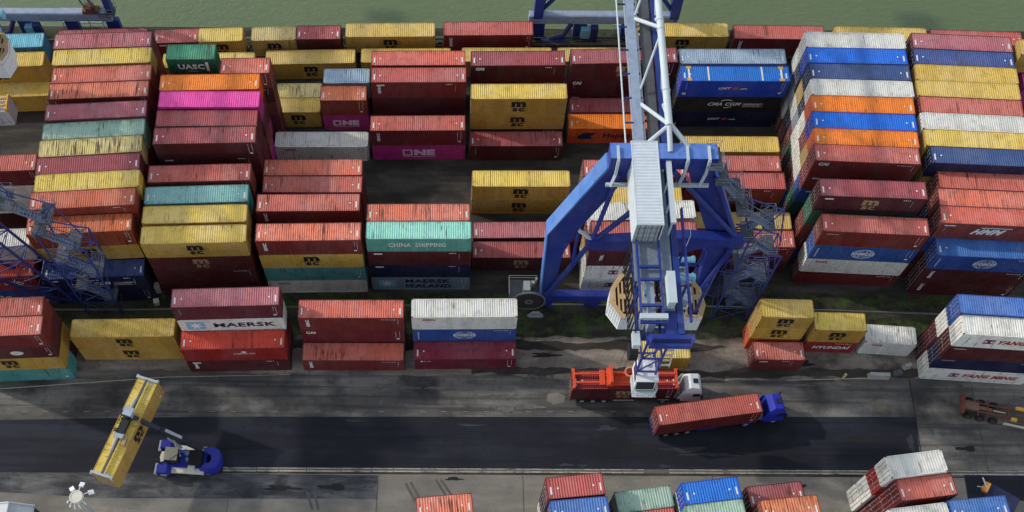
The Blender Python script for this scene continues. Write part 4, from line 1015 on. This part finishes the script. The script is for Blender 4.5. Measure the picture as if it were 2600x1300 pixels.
lattice(b, (10.2, 0, 1.6), (2.6, 0, 26), (8.0, 0, 1.6), (-7.5, 0, 17), 8)
lattice(b, (-10.2, 0, 1.6), (-2.6, 0, 26), (-8.0, 0, 1.6), (-2.5, 0, 17), 6)
part('lattice_leg', b, plain('lattice_indigo', (.020, .030, .150), .5, 0, .35), crane2)
for sx in (-1, 1):
    b = MB(); b.box(sx*9.3-.45, sx*9.3+.45, YW-YL-.5, YW-YL+.5, 4.5, 28.4); part('leg', b, blue, crane2)
crane2['label'] = 'blue gantry crane cut off by the left edge, its stair tower showing'
# slewing lattice mast on the left crane's quayside sill
mast = empty('lattice_mast', (-50.5, 106.2, 4.5))
b = MB()
for (a, c_) in (((-.6, -.4), (-5.2, 1.0)), ((.5, -.4), (-3.9, 1.0)), ((0, .6), (-4.6, 2.2))): b.tube((a[0], a[1], .9), (c_[0], c_[1], 15), .13, 6)
for k in range(7):
    t0, t1 = k/7, (k+1)/7
    f = lambda a, c_, t: (a[0]+(c_[0]-a[0])*t, a[1]+(c_[1]-a[1])*t, .9+14.1*t)
    b.tube(f((-.6, -.4), (-5.2, 1), t0), f((.5, -.4), (-3.9, 1), t1), .05, 4); b.tube(f((.5, -.4), (-3.9, 1), t0), f((0, .6), (-4.6, 2.2), t1), .05, 4)
part('lattice', b, plain('mast_grey_blue', (.10, .12, .17), .6, 0, .4), mast)
b = MB(); b.box(-1.2, 1.0, -.6, .6, 0, .5); b.tube((0, 0, .5), (0, 0, 1.2), .55, 10); b.box(-.5, .3, -.9, .2, .5, 1.3); part('turntable', b, rusty, mast)
b = MB()
for z in (.6, 1.2): b.path([(1.0, -1.0, z), (3.2, -1.0, z), (3.2, 1.0, z)], .05, 5)
for x in (1.0, 2.1, 3.2): b.tube((x, -1, 0), (x, -1, 1.2), .05, 5)
b.box(1.0, 3.2, -1.0, 1.0, -.08, 0); part('platform', b, dgrey, mast)
tag(mast, 'slanting grey lattice mast rising from the end of the quayside beam, top left', 'mast')

# ---------------------------------------------------------------- spreaders and hanging container
def spreader(name, loc, rz, L, mat, ropes_to):
    o = empty(name, loc, rz); hl = L/2
    b = MB()
    for y in (-.55, .55): b.box(-hl+.25, hl-.25, y-.10, y+.10, .12, .42)
    b.box(-1.6, 1.6, -.9, .9, .10, .20); part('frame', b, mat, o)
    for s in (-1, 1):
        b = MB(); x = s*(hl-.12); b.box(x-.13, x+.13, -1.22, 1.22, .02, .34)
        for y in (-1.15, 1.15): b.box(x-.10, x+.10, y-.09, y+.09, -.06, .02); b.box(x-.05+s*.16, x+.05+s*.16, y-.12, y+.12, -.35, .30)
        part('end_beam', b, mat, o)
    b = MB(); b.box(-2.2, -1.5, -1.15, 1.0, .42, .95); b.box(-3.0, -2.4, -1.0, .9, .42, .66); b.box(-1.9, -1.6, -1.1, 1.1, .95, 1.6); part('head_block', b, spr if mat is spr else mat, o)
    b = MB(); b.tube((.45, .35, .42), (.45, .35, 1.25), .42, 16, r2=.62, caps=False); b.ring((.45, .35, 1.25), .48, .66, 18, 'z', .08); b.box(1.3, 2.2, .1, .7, .42, .9); b.box(1.35, 2.2, -.6, -.1, .42, .85); part('cable_basket', b, plain('faded_orange', (.62, .24, .15), .6, 0, .3), o)
    b = MB()
    for x, y in ((-.9, -.7), (-.9, .7), (1.9, -.7), (1.9, .7)): b.tube((x, y, .5), (x*.6, y, ropes_to-loc[2]), .022, 4)
    part('hoist_rope', b, rubber, o)
    return o
# ---------------------------------------------------------------- trucks
def wheel(b, x, y, z, r, w, m=0, mh=1):
    s = 1 if y > 0 else -1
    b.tube((x, y-w/2, z), (x, y+w/2, z), r, 18, m); b.tube((x, y+s*(w/2-.03), z), (x, y+s*(w/2+.015), z), r*.55, 12, mh)
def truck(name, loc, rz, mat, white_cab):
    o = empty(name, loc, rz)           # origin under the centre of the load; the cab points to +X
    b = MB(); b.box(-6.0, 6.0, -.50, -.35, .85, 1.15); b.box(-6.0, 6.0, .35, .50, .85, 1.15)
    for x in (-5.9, -3.5, -1, 1.5, 3.8, 5.8): b.box(x-.1, x+.1, -1.2, 1.2, 1.0, 1.15)
    b.box(-6.12, -5.98, -1.15, 1.15, .55, 1.1); b.box(4.6, 9.4, -.42, .42, .60, .82)
    part('chassis', b, castm if white_cab else plain('trailer_blue', (.02, .03, .16), .5), o)
    for x in (-4.6, -3.3, -2.0):
        for y in (-1.0, 1.0):
            b = MB(); wheel(b, x, y, .5, .5, .32); part('wheel', b, [rubber, silver], o)
    for x in (5.0, 8.35):
        for y in (-1.02, 1.02):
            b = MB(); wheel(b, x, y, .52, .52, .34); part('wheel', b, [rubber, silver], o)
    for y in (-1.05, 1.05):
        b = MB(); b.box(4.35, 5.65, y-.22, y+.22, 1.06, 1.12); part('mudguard', b, silver if white_cab else mat, o)
        b = MB(); b.box(-.9, 1.6, y-.04, y+.04, .45, .80); part('side_guard', b, silver if white_cab else mat, o)
    b = MB()                           # cab with tapered roof and raked windscreen
    prof = [(7.05, .75), (9.28, .55), (9.36, 1.75), (9.18, 2.75), (8.72, 3.62), (7.75, 3.80), (7.15, 3.30), (7.05, 2.9)]
    n = len(prof)
    for s in (-1, 1):
        pts = [(x, s*(1.22 if z < 2.9 else 1.22-.30*(z-2.9)/.9), z) for x, z in prof]
        b.face(pts if s < 0 else pts[::-1])
    for k in range(n):
        (xa, za), (xb, zb) = prof[k], prof[(k+1) % n]; wa = 1.22 if za < 2.9 else 1.22-.30*(za-2.9)/.9; wb = 1.22 if zb < 2.9 else 1.22-.30*(zb-2.9)/.9
        b.face([(xa, -wa, za), (xa, wa, za), (xb, wb, zb), (xb, -wb, zb)])
    cabp = part('cab', b, mat, o)
    b = MB(); b.face([(9.375, -1.08, 1.85), (9.375, 1.08, 1.85), (9.20, 1.05, 2.78), (9.20, -1.05, 2.78)])
    part('windscreen', b, glass, cabp)
    for s in (-1, 1):
        b = MB(); y = s*1.226; p = [(8.15, y, 1.95), (9.15, y, 1.95), (8.98, y, 2.70), (8.25, y, 2.70)]; b.face(p if s < 0 else p[::-1]); part('window', b, glass, cabp)
        b = MB(); b.box(9.15, 9.30, s*1.42-.10, s*1.42+.10, 1.95, 2.75); b.tube((9.1, s*1.2, 2.8), (9.22, s*1.42, 2.75), .03, 5); part('mirror', b, rubber, cabp)
        b = MB(); b.prism([(6.55, 1.2), (7.1, 1.2), (7.1, 3.2), (6.9, 3.2)], lambda u, v, d: (u, d, v), s*1.16-.03, s*1.16+.03); part('side_fairing', b, mat, cabp)
        b = MB(); b.box(9.33, 9.42, s*.9-.2, s*.9+.2, .95, 1.2); part('headlight', b, silver, cabp)
    b = MB(); b.box(8.05, 8.62, -.28, .28, 3.69, 3.80); part('roof_hatch', b, glass, cabp)
    b = MB(); b.box(9.30, 9.44, -1.2, 1.2, .45, .92); part('bumper', b, mat if not white_cab else silver, cabp)
    b = MB(); b.box(6.2, 7.05, -.9, .9, .85, 1.05); b.box(5.9, 6.6, .55, 1.15, .5, 1.0); b.tube((6.6, -.75, 1.0), (6.6, -.75, 2.2), .10, 8); part('deck_plate', b, silver, o)
    return o
t1 = truck('container_truck', (19.75, 51.05, 0), R(.7), wtruck, True)
tag(t1, 'white cabbed truck waiting under the crane with an open red container behind it', 'truck', 'container trucks on the road')
t2 = truck('container_truck', (29.2, 47.42, 0), R(8.8), btruck, False)
tag(t2, 'vivid blue cabbed truck pulling a long brick red container across the asphalt', 'truck', 'container trucks on the road')
def load(ck, x, y, z, rz, hk, lg, lab, roofm=None):
    body, roof, d0, d1, whole = container_meshes(40, hk)
    o = empty('shipping_container', (x, y, z), rz); sm = side_mat(ck)
    link('body', body, o, mats=[sm, castm]); link('roof', roof, o, mats=[roofm or roof_mat(ck)]); link('door', d0, o, mats=[sm, steel]); link('door', d1, o, mats=[sm, steel])
    if lg: e, me = logo(lg, 40, hk, ck in 'MRPQ'); link(e, me, o, loc=(0, -W/2-.012, 0))
    link('stencil_marking', side_marks(40, hk), o); link('roof_marking', roof_marks(40, hk), o)
    tag(o, lab, 'shipping container'); return o
load('M', 19.75, 51.05, 1.15, R(.7), 'h', 'MSC', 'dark red container with sand logo under the orange spreader on the white truck', side_mat('Q'))
load('S', 29.2, 47.42, 1.15, R(8.8), 'h', None, 'plain brick red container carried by the blue cabbed truck', paint('roof_salmon_truck', (.50, .120, .080), 'y', .25, .3))
s1 = spreader('container_spreader', (19.75, 51.05, 4.20), R(.7), 12.1, spr, 24.5)
tag(s1, 'orange spreader with round cable basket lowered onto the dark red container', 'spreader', 'container spreaders')
# container hanging at the far left
hc = empty('shipping_container', (-63.0, 86.3, 6.0), R(4))
bm, rf, d0, d1, wh_ = container_meshes(40, 's'); wm = paint('hanging_white', (.50, .52, .54), 'z', .2, .3)
link('body', bm, hc, mats=[wm, castm]); link('roof', rf, hc, mats=[wm]); link('door', d0, hc, mats=[wm, steel]); link('door', d1, hc, mats=[wm, steel])
tag(hc, 'light grey container hanging from a yellow spreader at the left edge', 'shipping container')
s2 = spreader('container_spreader', (-63.0, 86.3, 6.0+2.591+.07), R(4), 12.1, spry, 24.5)
tag(s2, 'yellow spreader gripping the light grey container at the left edge', 'spreader', 'container spreaders')

# ---------------------------------------------------------------- reach stacker with its container
ang = math.atan2(11.85, 3.65)
load('Y', -36.33, 42.75, 8.0-2.896, ang, 'h', 'MSC', 'yellow container held high and slantwise by the blue reach stacker').rotation_euler = (0, 0, ang)
bstack = plain('stacker_blue', (0.018, 0.026, 0.280), .5, 0, .35, .3)
rs = empty('reach_stacker', (-30.95, 41.6, 0), R(177)); rs.scale = (.87, .87, .87)
# local frame: +X is forward, towards the load
chb = MB(); chb.box(-2.6, 3.1, -1.25, 1.25, .75, 1.55); chb.box(-2.4, 2.6, 1.25, 1.95, .95, 1.35, 1); chb.box(-2.4, 2.6, -1.95, -1.25, .95, 1.30, 1)
ch = part('chassis', chb, [bstack, cream], rs)
for s in (-1, 1):
    b = MB(); b.prism([(1.9, 1.3), (2.4, 2.05), (3.7, 2.05), (4.05, 1.3)], lambda u, v, d: (u, d, v), s*1.2, s*2.35); part('front_mudguard', b, bstack, rs)
    b = MB(); b.box(3.75, 4.1, min(s*.9, s*2.4), max(s*.9, s*2.4), 1.35, 1.6); part('bumper', b, silver, rs)
    b = MB(); wheel(b, 3.0, s*1.75, .9, .9, 1.0); part('wheel', b, [rubber, silver], rs)
    b = MB(); wheel(b, -2.9, s*1.3, .8, .8, .65); part('wheel', b, [rubber, silver], rs)
b = MB()                               # rounded counterweight
pts = [(-1.9, -1.55), (-3.2, -1.75), (-4.1, -1.45), (-4.6, -.8), (-4.75, 0), (-4.6, .8), (-4.1, 1.45), (-3.2, 1.75), (-1.9, 1.55), (-2.4, .9), (-3.2, .6), (-3.35, 0), (-3.2, -.6), (-2.4, -.9)]
for k in range(len(pts)):
    p, q = pts[k], pts[(k+1) % len(pts)]
    b.face([(p[0], p[1], .7), (q[0], q[1], .7), (q[0], q[1], 2.0), (p[0], p[1], 2.0)])
b.face([(x, y, 2.0) for x, y in pts]); b.face([(x, y, .7) for x, y in pts[::-1]])
sh = [(-3.5+(x+3.5)*.86, y*.86) for x, y in pts]
b.prism(sh, lambda u, v, d: (u, v, d), 2.003, 2.22); part('counterweight', b, bstack, rs)
b = MB(); b.box(1.0, 2.6, -.85, .85, 1.6, 3.1); b.prism([(2.6, 1.6), (3.0, 1.9), (2.6, 3.1)], lambda u, v, d: (u, d, v), -.8, .8, 1); cbp = part('operator_cab', b, [rubber, glass], rs)
b = MB(); b.box(.95, 2.65, -.9, .9, 3.1, 3.2); b.box(.95, 1.25, -.92, .92, 3.2, 3.24); part('cab_roof', b, plain('beige_roof', (.55, .50, .36), .6, 0, .2), cbp)
b = MB(); b.prism([(2.75, -.55), (3.35, -.65), (3.5, .2), (3.3, .85), (2.8, .7)], lambda u, v, d: (u, v, d), 2.06, 2.2); part('hood', b, cream, rs)
b = MB(); b.box(-2.1, -.4, -1.0, 1.0, 1.55, 2.35); b.tube((-.1, -.5, 1.6), (-.1, -.5, 2.5), .3, 10, 1); b.tube((-.2, .3, 1.6), (-.2, .3, 2.3), .25, 10, 1); b.box(-1.2, -.3, 1.0, 1.7, 1.35, 1.75, 2); part('engine_bay', b, [rubber, plain('teal_pump', (.10, .24, .26), .5), cream], rs)
# telescopic boom from the rear pivot to the spreader head
piv = Vector((-2.2, -.9, 3.2)); tip = Vector((6.55, -1.1+.15, 9.3))
Mi = Matrix.Rotation(-R(177), 4, 'Z')
tipw = Vector((-36.75, 44.1, 9.1)); tip = Mi @ (tipw-Vector((-30.95, 41.6, 0)))/.87
dirn = (tip-piv).normalized()
b = MB(); b.beam(piv, piv+dirn*6.2, .72, .85); bo = part('boom', b, plain('boom_dark', (.012, .016, .024), .5, 0, .2), rs)
b = MB(); b.beam(piv+dirn*6.2, tip, .52, .60); part('boom_extension', b, plain('boom_slate', (.022, .032, .050), .45, 0, .2), bo)
b = MB(); side = dirn.cross(Vector((0, 0, 1))).normalized(); upb = side.cross(dirn).normalized()
c0 = piv+dirn*3.2+upb*.46
b.beam(c0+side*.10, c0+dirn*2.4+side*.10, .4, .04, 0, upb); pl_ = part('name_plate', b, plain('plate_grey', (.40, .41, .42), .6, 0, .6, .2, 5), bo)
b = MB()
for s in (-.62, .62): b.tube(Vector((1.0, -.9+s*1.0, 1.6)), piv+dirn*4.6+side*s*.7-upb*.5, .14, 10, 0)
part('lift_cylinder', b, [silver], rs)
b = MB(); b.path([(1.8, .9, 3.3), (.6, .3, 3.9), (-.1, .0, 3.7)], .05, 5); part('hose', b, rubber, rs)
tag(rs, 'royal blue reach stacker with a dark telescopic boom lifting a yellow container', 'reach stacker')
sp = empty('container_spreader', (-36.33, 42.75, 8.06), ang)
b = MB(); b.box(-5.9, 5.9, -.11, .11, .10, .32); part('telescopic_beam', b, plain('beam_grey', (.10, .105, .11), .5, .2, .4), sp)
for s in (-1, 1):
    b = MB(); b.box(s*6.0-.14, s*6.0+.14, -1.30, 1.30, .02, .26)
    for y in (-1.2, 1.2): b.box(s*6.0-.1+s*.16, s*6.0+.1+s*.16, y-.1, y+.1, -.25, .2)
    part('end_beam', b, silver, sp)
    b = MB(); b.tube((s*1.6, .1, .5), (s*3.2, .1, .42), .17, 10); b.box(s*1.3-.3, s*1.3+.3, -.5, .6, .15, .6); part('side_shift_cylinder', b, silver, sp)
b = MB(); b.box(-1.1, 1.3, -.42, .45, .12, .65); b.tube((1.0, 0, .6), (1.0, 0, 1.15), .38, 12)
r_n = random.Random(4)
for k in range(14):
    x = r_n.uniform(-1.3, 1.6); b.path([(x, .35, .6), (x+r_n.uniform(-.3,.3), .62, .85), (x+r_n.uniform(-.4,.4), .8, .5), (x, .5, .3)], .032, 5)
part('rotator', b, plain('rotator_black', (.018, .02, .026), .5, 0, .2), sp)
b = MB(); b.box(.9, 1.9, -.6, .45, .95, 1.25); part('head_plate', b, plain('head_pale', (.40, .44, .52), .5, 0, .3), sp)
b = MB(); b.box(-2.2, -1.2, -.95, -.55, .1, .35); b.path([(-1.1, -.6, .4), (-1.0, -1.1, .3), (-1.9, -1.15, .25), (-2.3, -.8, .3)], .03, 5); part('valve_box', b, [plain('valve_brown', (.42, .28, .18), .6)], sp)
tag(sp, 'grey spreader of the reach stacker spanning the slanted yellow container', 'spreader', 'container spreaders')

# ---------------------------------------------------------------- empty trailer, rail wagons
tr = empty('container_trailer', (65.6, 48.45, 0), R(-13))
b = MB()
for y in (-.55, .55): b.box(-5.9, 6.1, y-.07, y+.07, 1.0, 1.22)
for x in (-4.0, -2.9, -1.0, -.55, 1.2, 3.0, 4.6): b.box(x-.06, x+.06, -1.15, 1.15, 1.06, 1.16)
part('frame', b, rusty, tr)
b = MB(); b.box(-6.05, -5.6, -1.22, 1.22, .75, 1.35); part('end_beam', b, plain('rust_orange', (.15, .055, .035), .8, 0, .7, .2, 3), tr)
b = MB(); b.box(-5.6, -3.9, -.5, .5, 1.10, 1.18); b.box(-3.9, -2.4, -.2, .2, 1.0, 1.12); part('deck_plate', b, plain('rust_plate', (.19, .115, .075), .8, 0, .5), tr)
for x in (-4.9, -3.5, -2.0):
    for y in (-1.0, 1.0): b = MB(); wheel(b, x, y, .5, .5, .35); part('wheel', b, [rubber, castm], tr)
b = MB(); b.box(-.9, 5.5, -1.28, -1.20, .55, .95); part('side_guard', b, cream, tr)
b = MB(); b.box(-.3, .3, -1.0, -.6, 1.2, 1.5); b.box(.2, 1.1, .6, 1.0, 1.2, 1.4); part('lock_box', b, spry, tr)
b = MB(); b.box(-2.3, -.9, -.12, -.04, 1.17, 1.22); b.box(1.6, 3.5, .5, .58, 1.24, 1.28); part('pipe', b, cream, tr)
tag(tr, 'empty rust brown skeleton trailer parked at the right edge', 'trailer')
def wagon():
    o = empty('flat_wagon', (0, 0, 0)); b = MB()
    for y in (-1.15, 1.15):
        b.box(-6.6, 6.6, y-.07, y+.07, 1.02, 1.17)
        b.beam((-4.2, y, 1.05), (-2.5, y, .55), .08, .10); b.beam((-2.5, y, .55), (2.5, y, .55), .08, .10); b.beam((2.5, y, .55), (4.2, y, 1.05), .08, .10)
        for x in (-2.5, 0, 2.5): b.box(x-.04, x+.04, y-.04, y+.04, .58, 1.02)
    b.box(-6.6, 6.6, -.22, .22, .75, 1.17)
    for x in (-6.5, -4.8, -3.2, -1.6, 0, 1.6, 3.2, 4.8, 6.5): b.box(x-.06, x+.06, -1.08, 1.08, 1.0, 1.13)
    part('frame', b, plain('wagon_brown', (.060, .048, .040), .85, 0, .5), o)
    for sx in (-1, 1):
        b = MB(); b.box(sx*4.9-1.2, sx*4.9+1.2, -.85, .85, .42, .72)
        for dx in (-.9, .9):
            for y in (-.72, .72): b.tube((sx*4.9+dx, y-.07, .56), (sx*4.9+dx, y+.07, .56), .44, 14)
        part('bogie', b, castm, o)
        b = MB(); b.box(sx*6.75-.15, sx*6.75+.15, -.9, -.6, .85, 1.15); b.box(sx*6.75-.15, sx*6.75+.15, .6, .9, .85, 1.15); part('buffer', b, castm, o)
    return o
wl = [(-48.7, 102.25, .045, 'under the maroon container farthest left'), (-35.6, 102.6, .047, 'under the brick red and yellow short containers'), (-22.2, 102.95, .028, 'under the faded yellow and maroon short containers'),
      (-8.4, 103.6, .017, 'under the yellow container left of the crane boom'), (5.3, 103.93, .013, 'under the rust streaked red container beside the crane'), (18.5, 104.1, .005, ''),
      (31.7, 103.88, 0, 'under the yellow container right of the boom'), (45.1, 103.5, -.011, 'under the second red container from the right'), (57.9, 103.28, -.025, 'under the yellow container near the right corner'), (71.3, 102.75, -.035, 'under the red container at the top right')]
w0 = wagon()
for k, (x, y, a, lab) in enumerate(wl):
    o = w0 if k == 0 else copy_tree(w0); o.location = (x, y, .03); o.rotation_euler = (0, 0, a)
    tag(o, 'dark flat rail wagon '+(lab if lab else 'standing empty beneath the crane boom'), 'rail wagon', 'flat wagons of the train by the quay')

# ---------------------------------------------------------------- small things
def lampmast(loc, h, lab):
    o = empty('floodlight_mast', loc)
    b = MB(); b.tube((0, 0, 0), (0, 0, h), .26, 10, 0, .13); part('pole', b, silver, o)
    b = MB(); b.tube((0, 0, h-.1), (0, 0, h+.12), .62, 24); b.ring((0, 0, h+.14), .50, .56, 24, 'z', .04); part('head_ring', b, cream, o)
    for k, t in enumerate((1.4, .45, 2.2, 3.6, 4.1, 4.6, 5.1, 5.7)):
        b = MB(); r1 = 1.15 if k < 2 else .9; dx, dy = math.cos(t), math.sin(t)
        b.tube((dx*.6, dy*.6, h), (dx*r1, dy*r1, h-.05), .035, 5)
        if k < 3: b.beam((dx*(r1-.1), dy*(r1-.1), h-.15), (dx*(r1+.35), dy*(r1+.35), h-.30), .42, .14)
        else: b.beam((dx*(r1-.05), dy*(r1-.05), h-.1), (dx*(r1+.1), dy*(r1+.1), h-.4), .12, .10)
        part('floodlight', b, wtruck, o)
    tag(o, lab, 'light mast'); return o
lampmast((-33.75, 28.75, 0), 25, 'tall floodlight mast with a round white head at bottom left')
o = empty('storage_shed', (-48.0, 32.5, 0))
b = MB(); b.box(-3, 2.6, -3.5, 1.2, 0, 7.0); part('wall', b, plain('shed_dark', (.03, .032, .035), .6, 0, .2), o)
b = MB()
for q in (((-3.1,1.3,7.0),(-3.1,-3.6,7.0),(.3,-3.6,8.0),(.3,1.3,8.0)), ((.3,1.3,8.0),(.3,-3.6,8.0),(2.7,-3.6,6.95),(2.7,1.3,6.95)), ((-3.1,1.3,7.0),(.3,1.3,8.0),(2.7,1.3,6.95))): b.face(q)
part('roof', b, plain('sheet_roof', (.40, .43, .44), .5, 0, .3), o)
b = MB(); b.tube((-3.1,1.32,7.05),(.3,1.32,8.05),.08,6); b.tube((.3,1.32,8.05),(2.7,1.32,7.0),.08,6); b.tube((.3,1.3,8.05),(.3,-3.6,8.05),.08,6); part('roof_trim', b, lgrey, o)
tag(o, 'grey gabled shed roof poking in at the bottom left corner', 'shed')
def small(name, boxes, mats, loc, rz, lab, cat, group=None):
    b = MB()
    for q in boxes: b.box(*q)
    return tag(part(name, b, mats, None, loc=loc, rz=rz), lab, cat, group)
small('electrical_cabinet', [(-.55,.55,-.35,.35,0,1.5),(-.6,.6,-.4,.4,1.5,1.56)], cream, (-37.6, 64.6, 0), .3, 'white cabinet standing by the rail behind the left stairs, larger one', 'cabinet', 'white cabinets beside the left crane')
small('electrical_cabinet', [(-.3,.3,-.3,.3,0,.7),(-.34,.34,-.34,.34,.7,.74)], cream, (-37.4, 62.9, 0), .2, 'small low white cabinet in front of the larger one', 'cabinet', 'white cabinets beside the left crane')
small('concrete_barrier', [(-1.25,1.25,-.35,.35,0,.25),(-1.2,1.2,-.22,.22,.25,.85)], plain('barrier_grey', (.36,.36,.33), .8, 0, .3), (51.0, 53.7, 0), -.03, 'long pale concrete barrier lying at the foot of the white stack', 'barrier', 'concrete barriers')
small('concrete_barrier', [(-.45,.45,-.3,.3,0,.25),(-.4,.4,-.2,.2,.25,.8)], plain('barrier_grey', (.36,.36,.33), .8, 0, .3), (54.6, 55.0, 0), .3, 'short pale concrete barrier against the corner of the white stack', 'barrier', 'concrete barriers')
small('junction_box', [(-.5,.5,-.3,.3,0,.6),(-.2,.2,-.2,.2,.6,.85)], dgrey, (53.3, 54.1, 0), .2, 'dark box with pale lid between the two concrete barriers', 'box')
small('bollard', [(-.11,.11,-.11,.11,0,1.1),(-.13,.13,-.13,.13,.8,.95)], plain('bollard_yellow', (.50,.45,.20), .7, 0, .4), (46.8, 53.5, 0), 0, 'lone pale yellow bollard below the short containers', 'bollard')
# yard light and orange lifting head cut by the right edge
o = empty('loading_spreader', (57.2, 37.0, 7.2), 1.0)
b = MB(); b.box(-.6, .6, -.25, .25, .1, .45); b.box(-.4, .2, -.34, .34, .0, .22); part('head_block', b, plain('amber_paint', (.62,.26,.05), .5, 0, .3), o)
b = MB(); b.beam((.0, .0, .4), (.5, .9, .9), .10, .10); b.beam((-.2,.3,.4), (-.7,1.0,.8), .07, .09); part('arm', b, lgrey, o)
b = MB(); b.box(-.9, .9, -3.6, -.3, -.9, .05); part('load_beam', b, side_mat('N'), o)
b = MB(); b.box(-.12, .12, -3.4, -3.1, -7.2, -.9); b.box(-.12, .12, -1.0, -.7, -7.2, -.9); part('support', b, side_mat('N'), o)
tag(o, 'amber lifting head over a dark blue beam at the right edge', 'lifting gear')
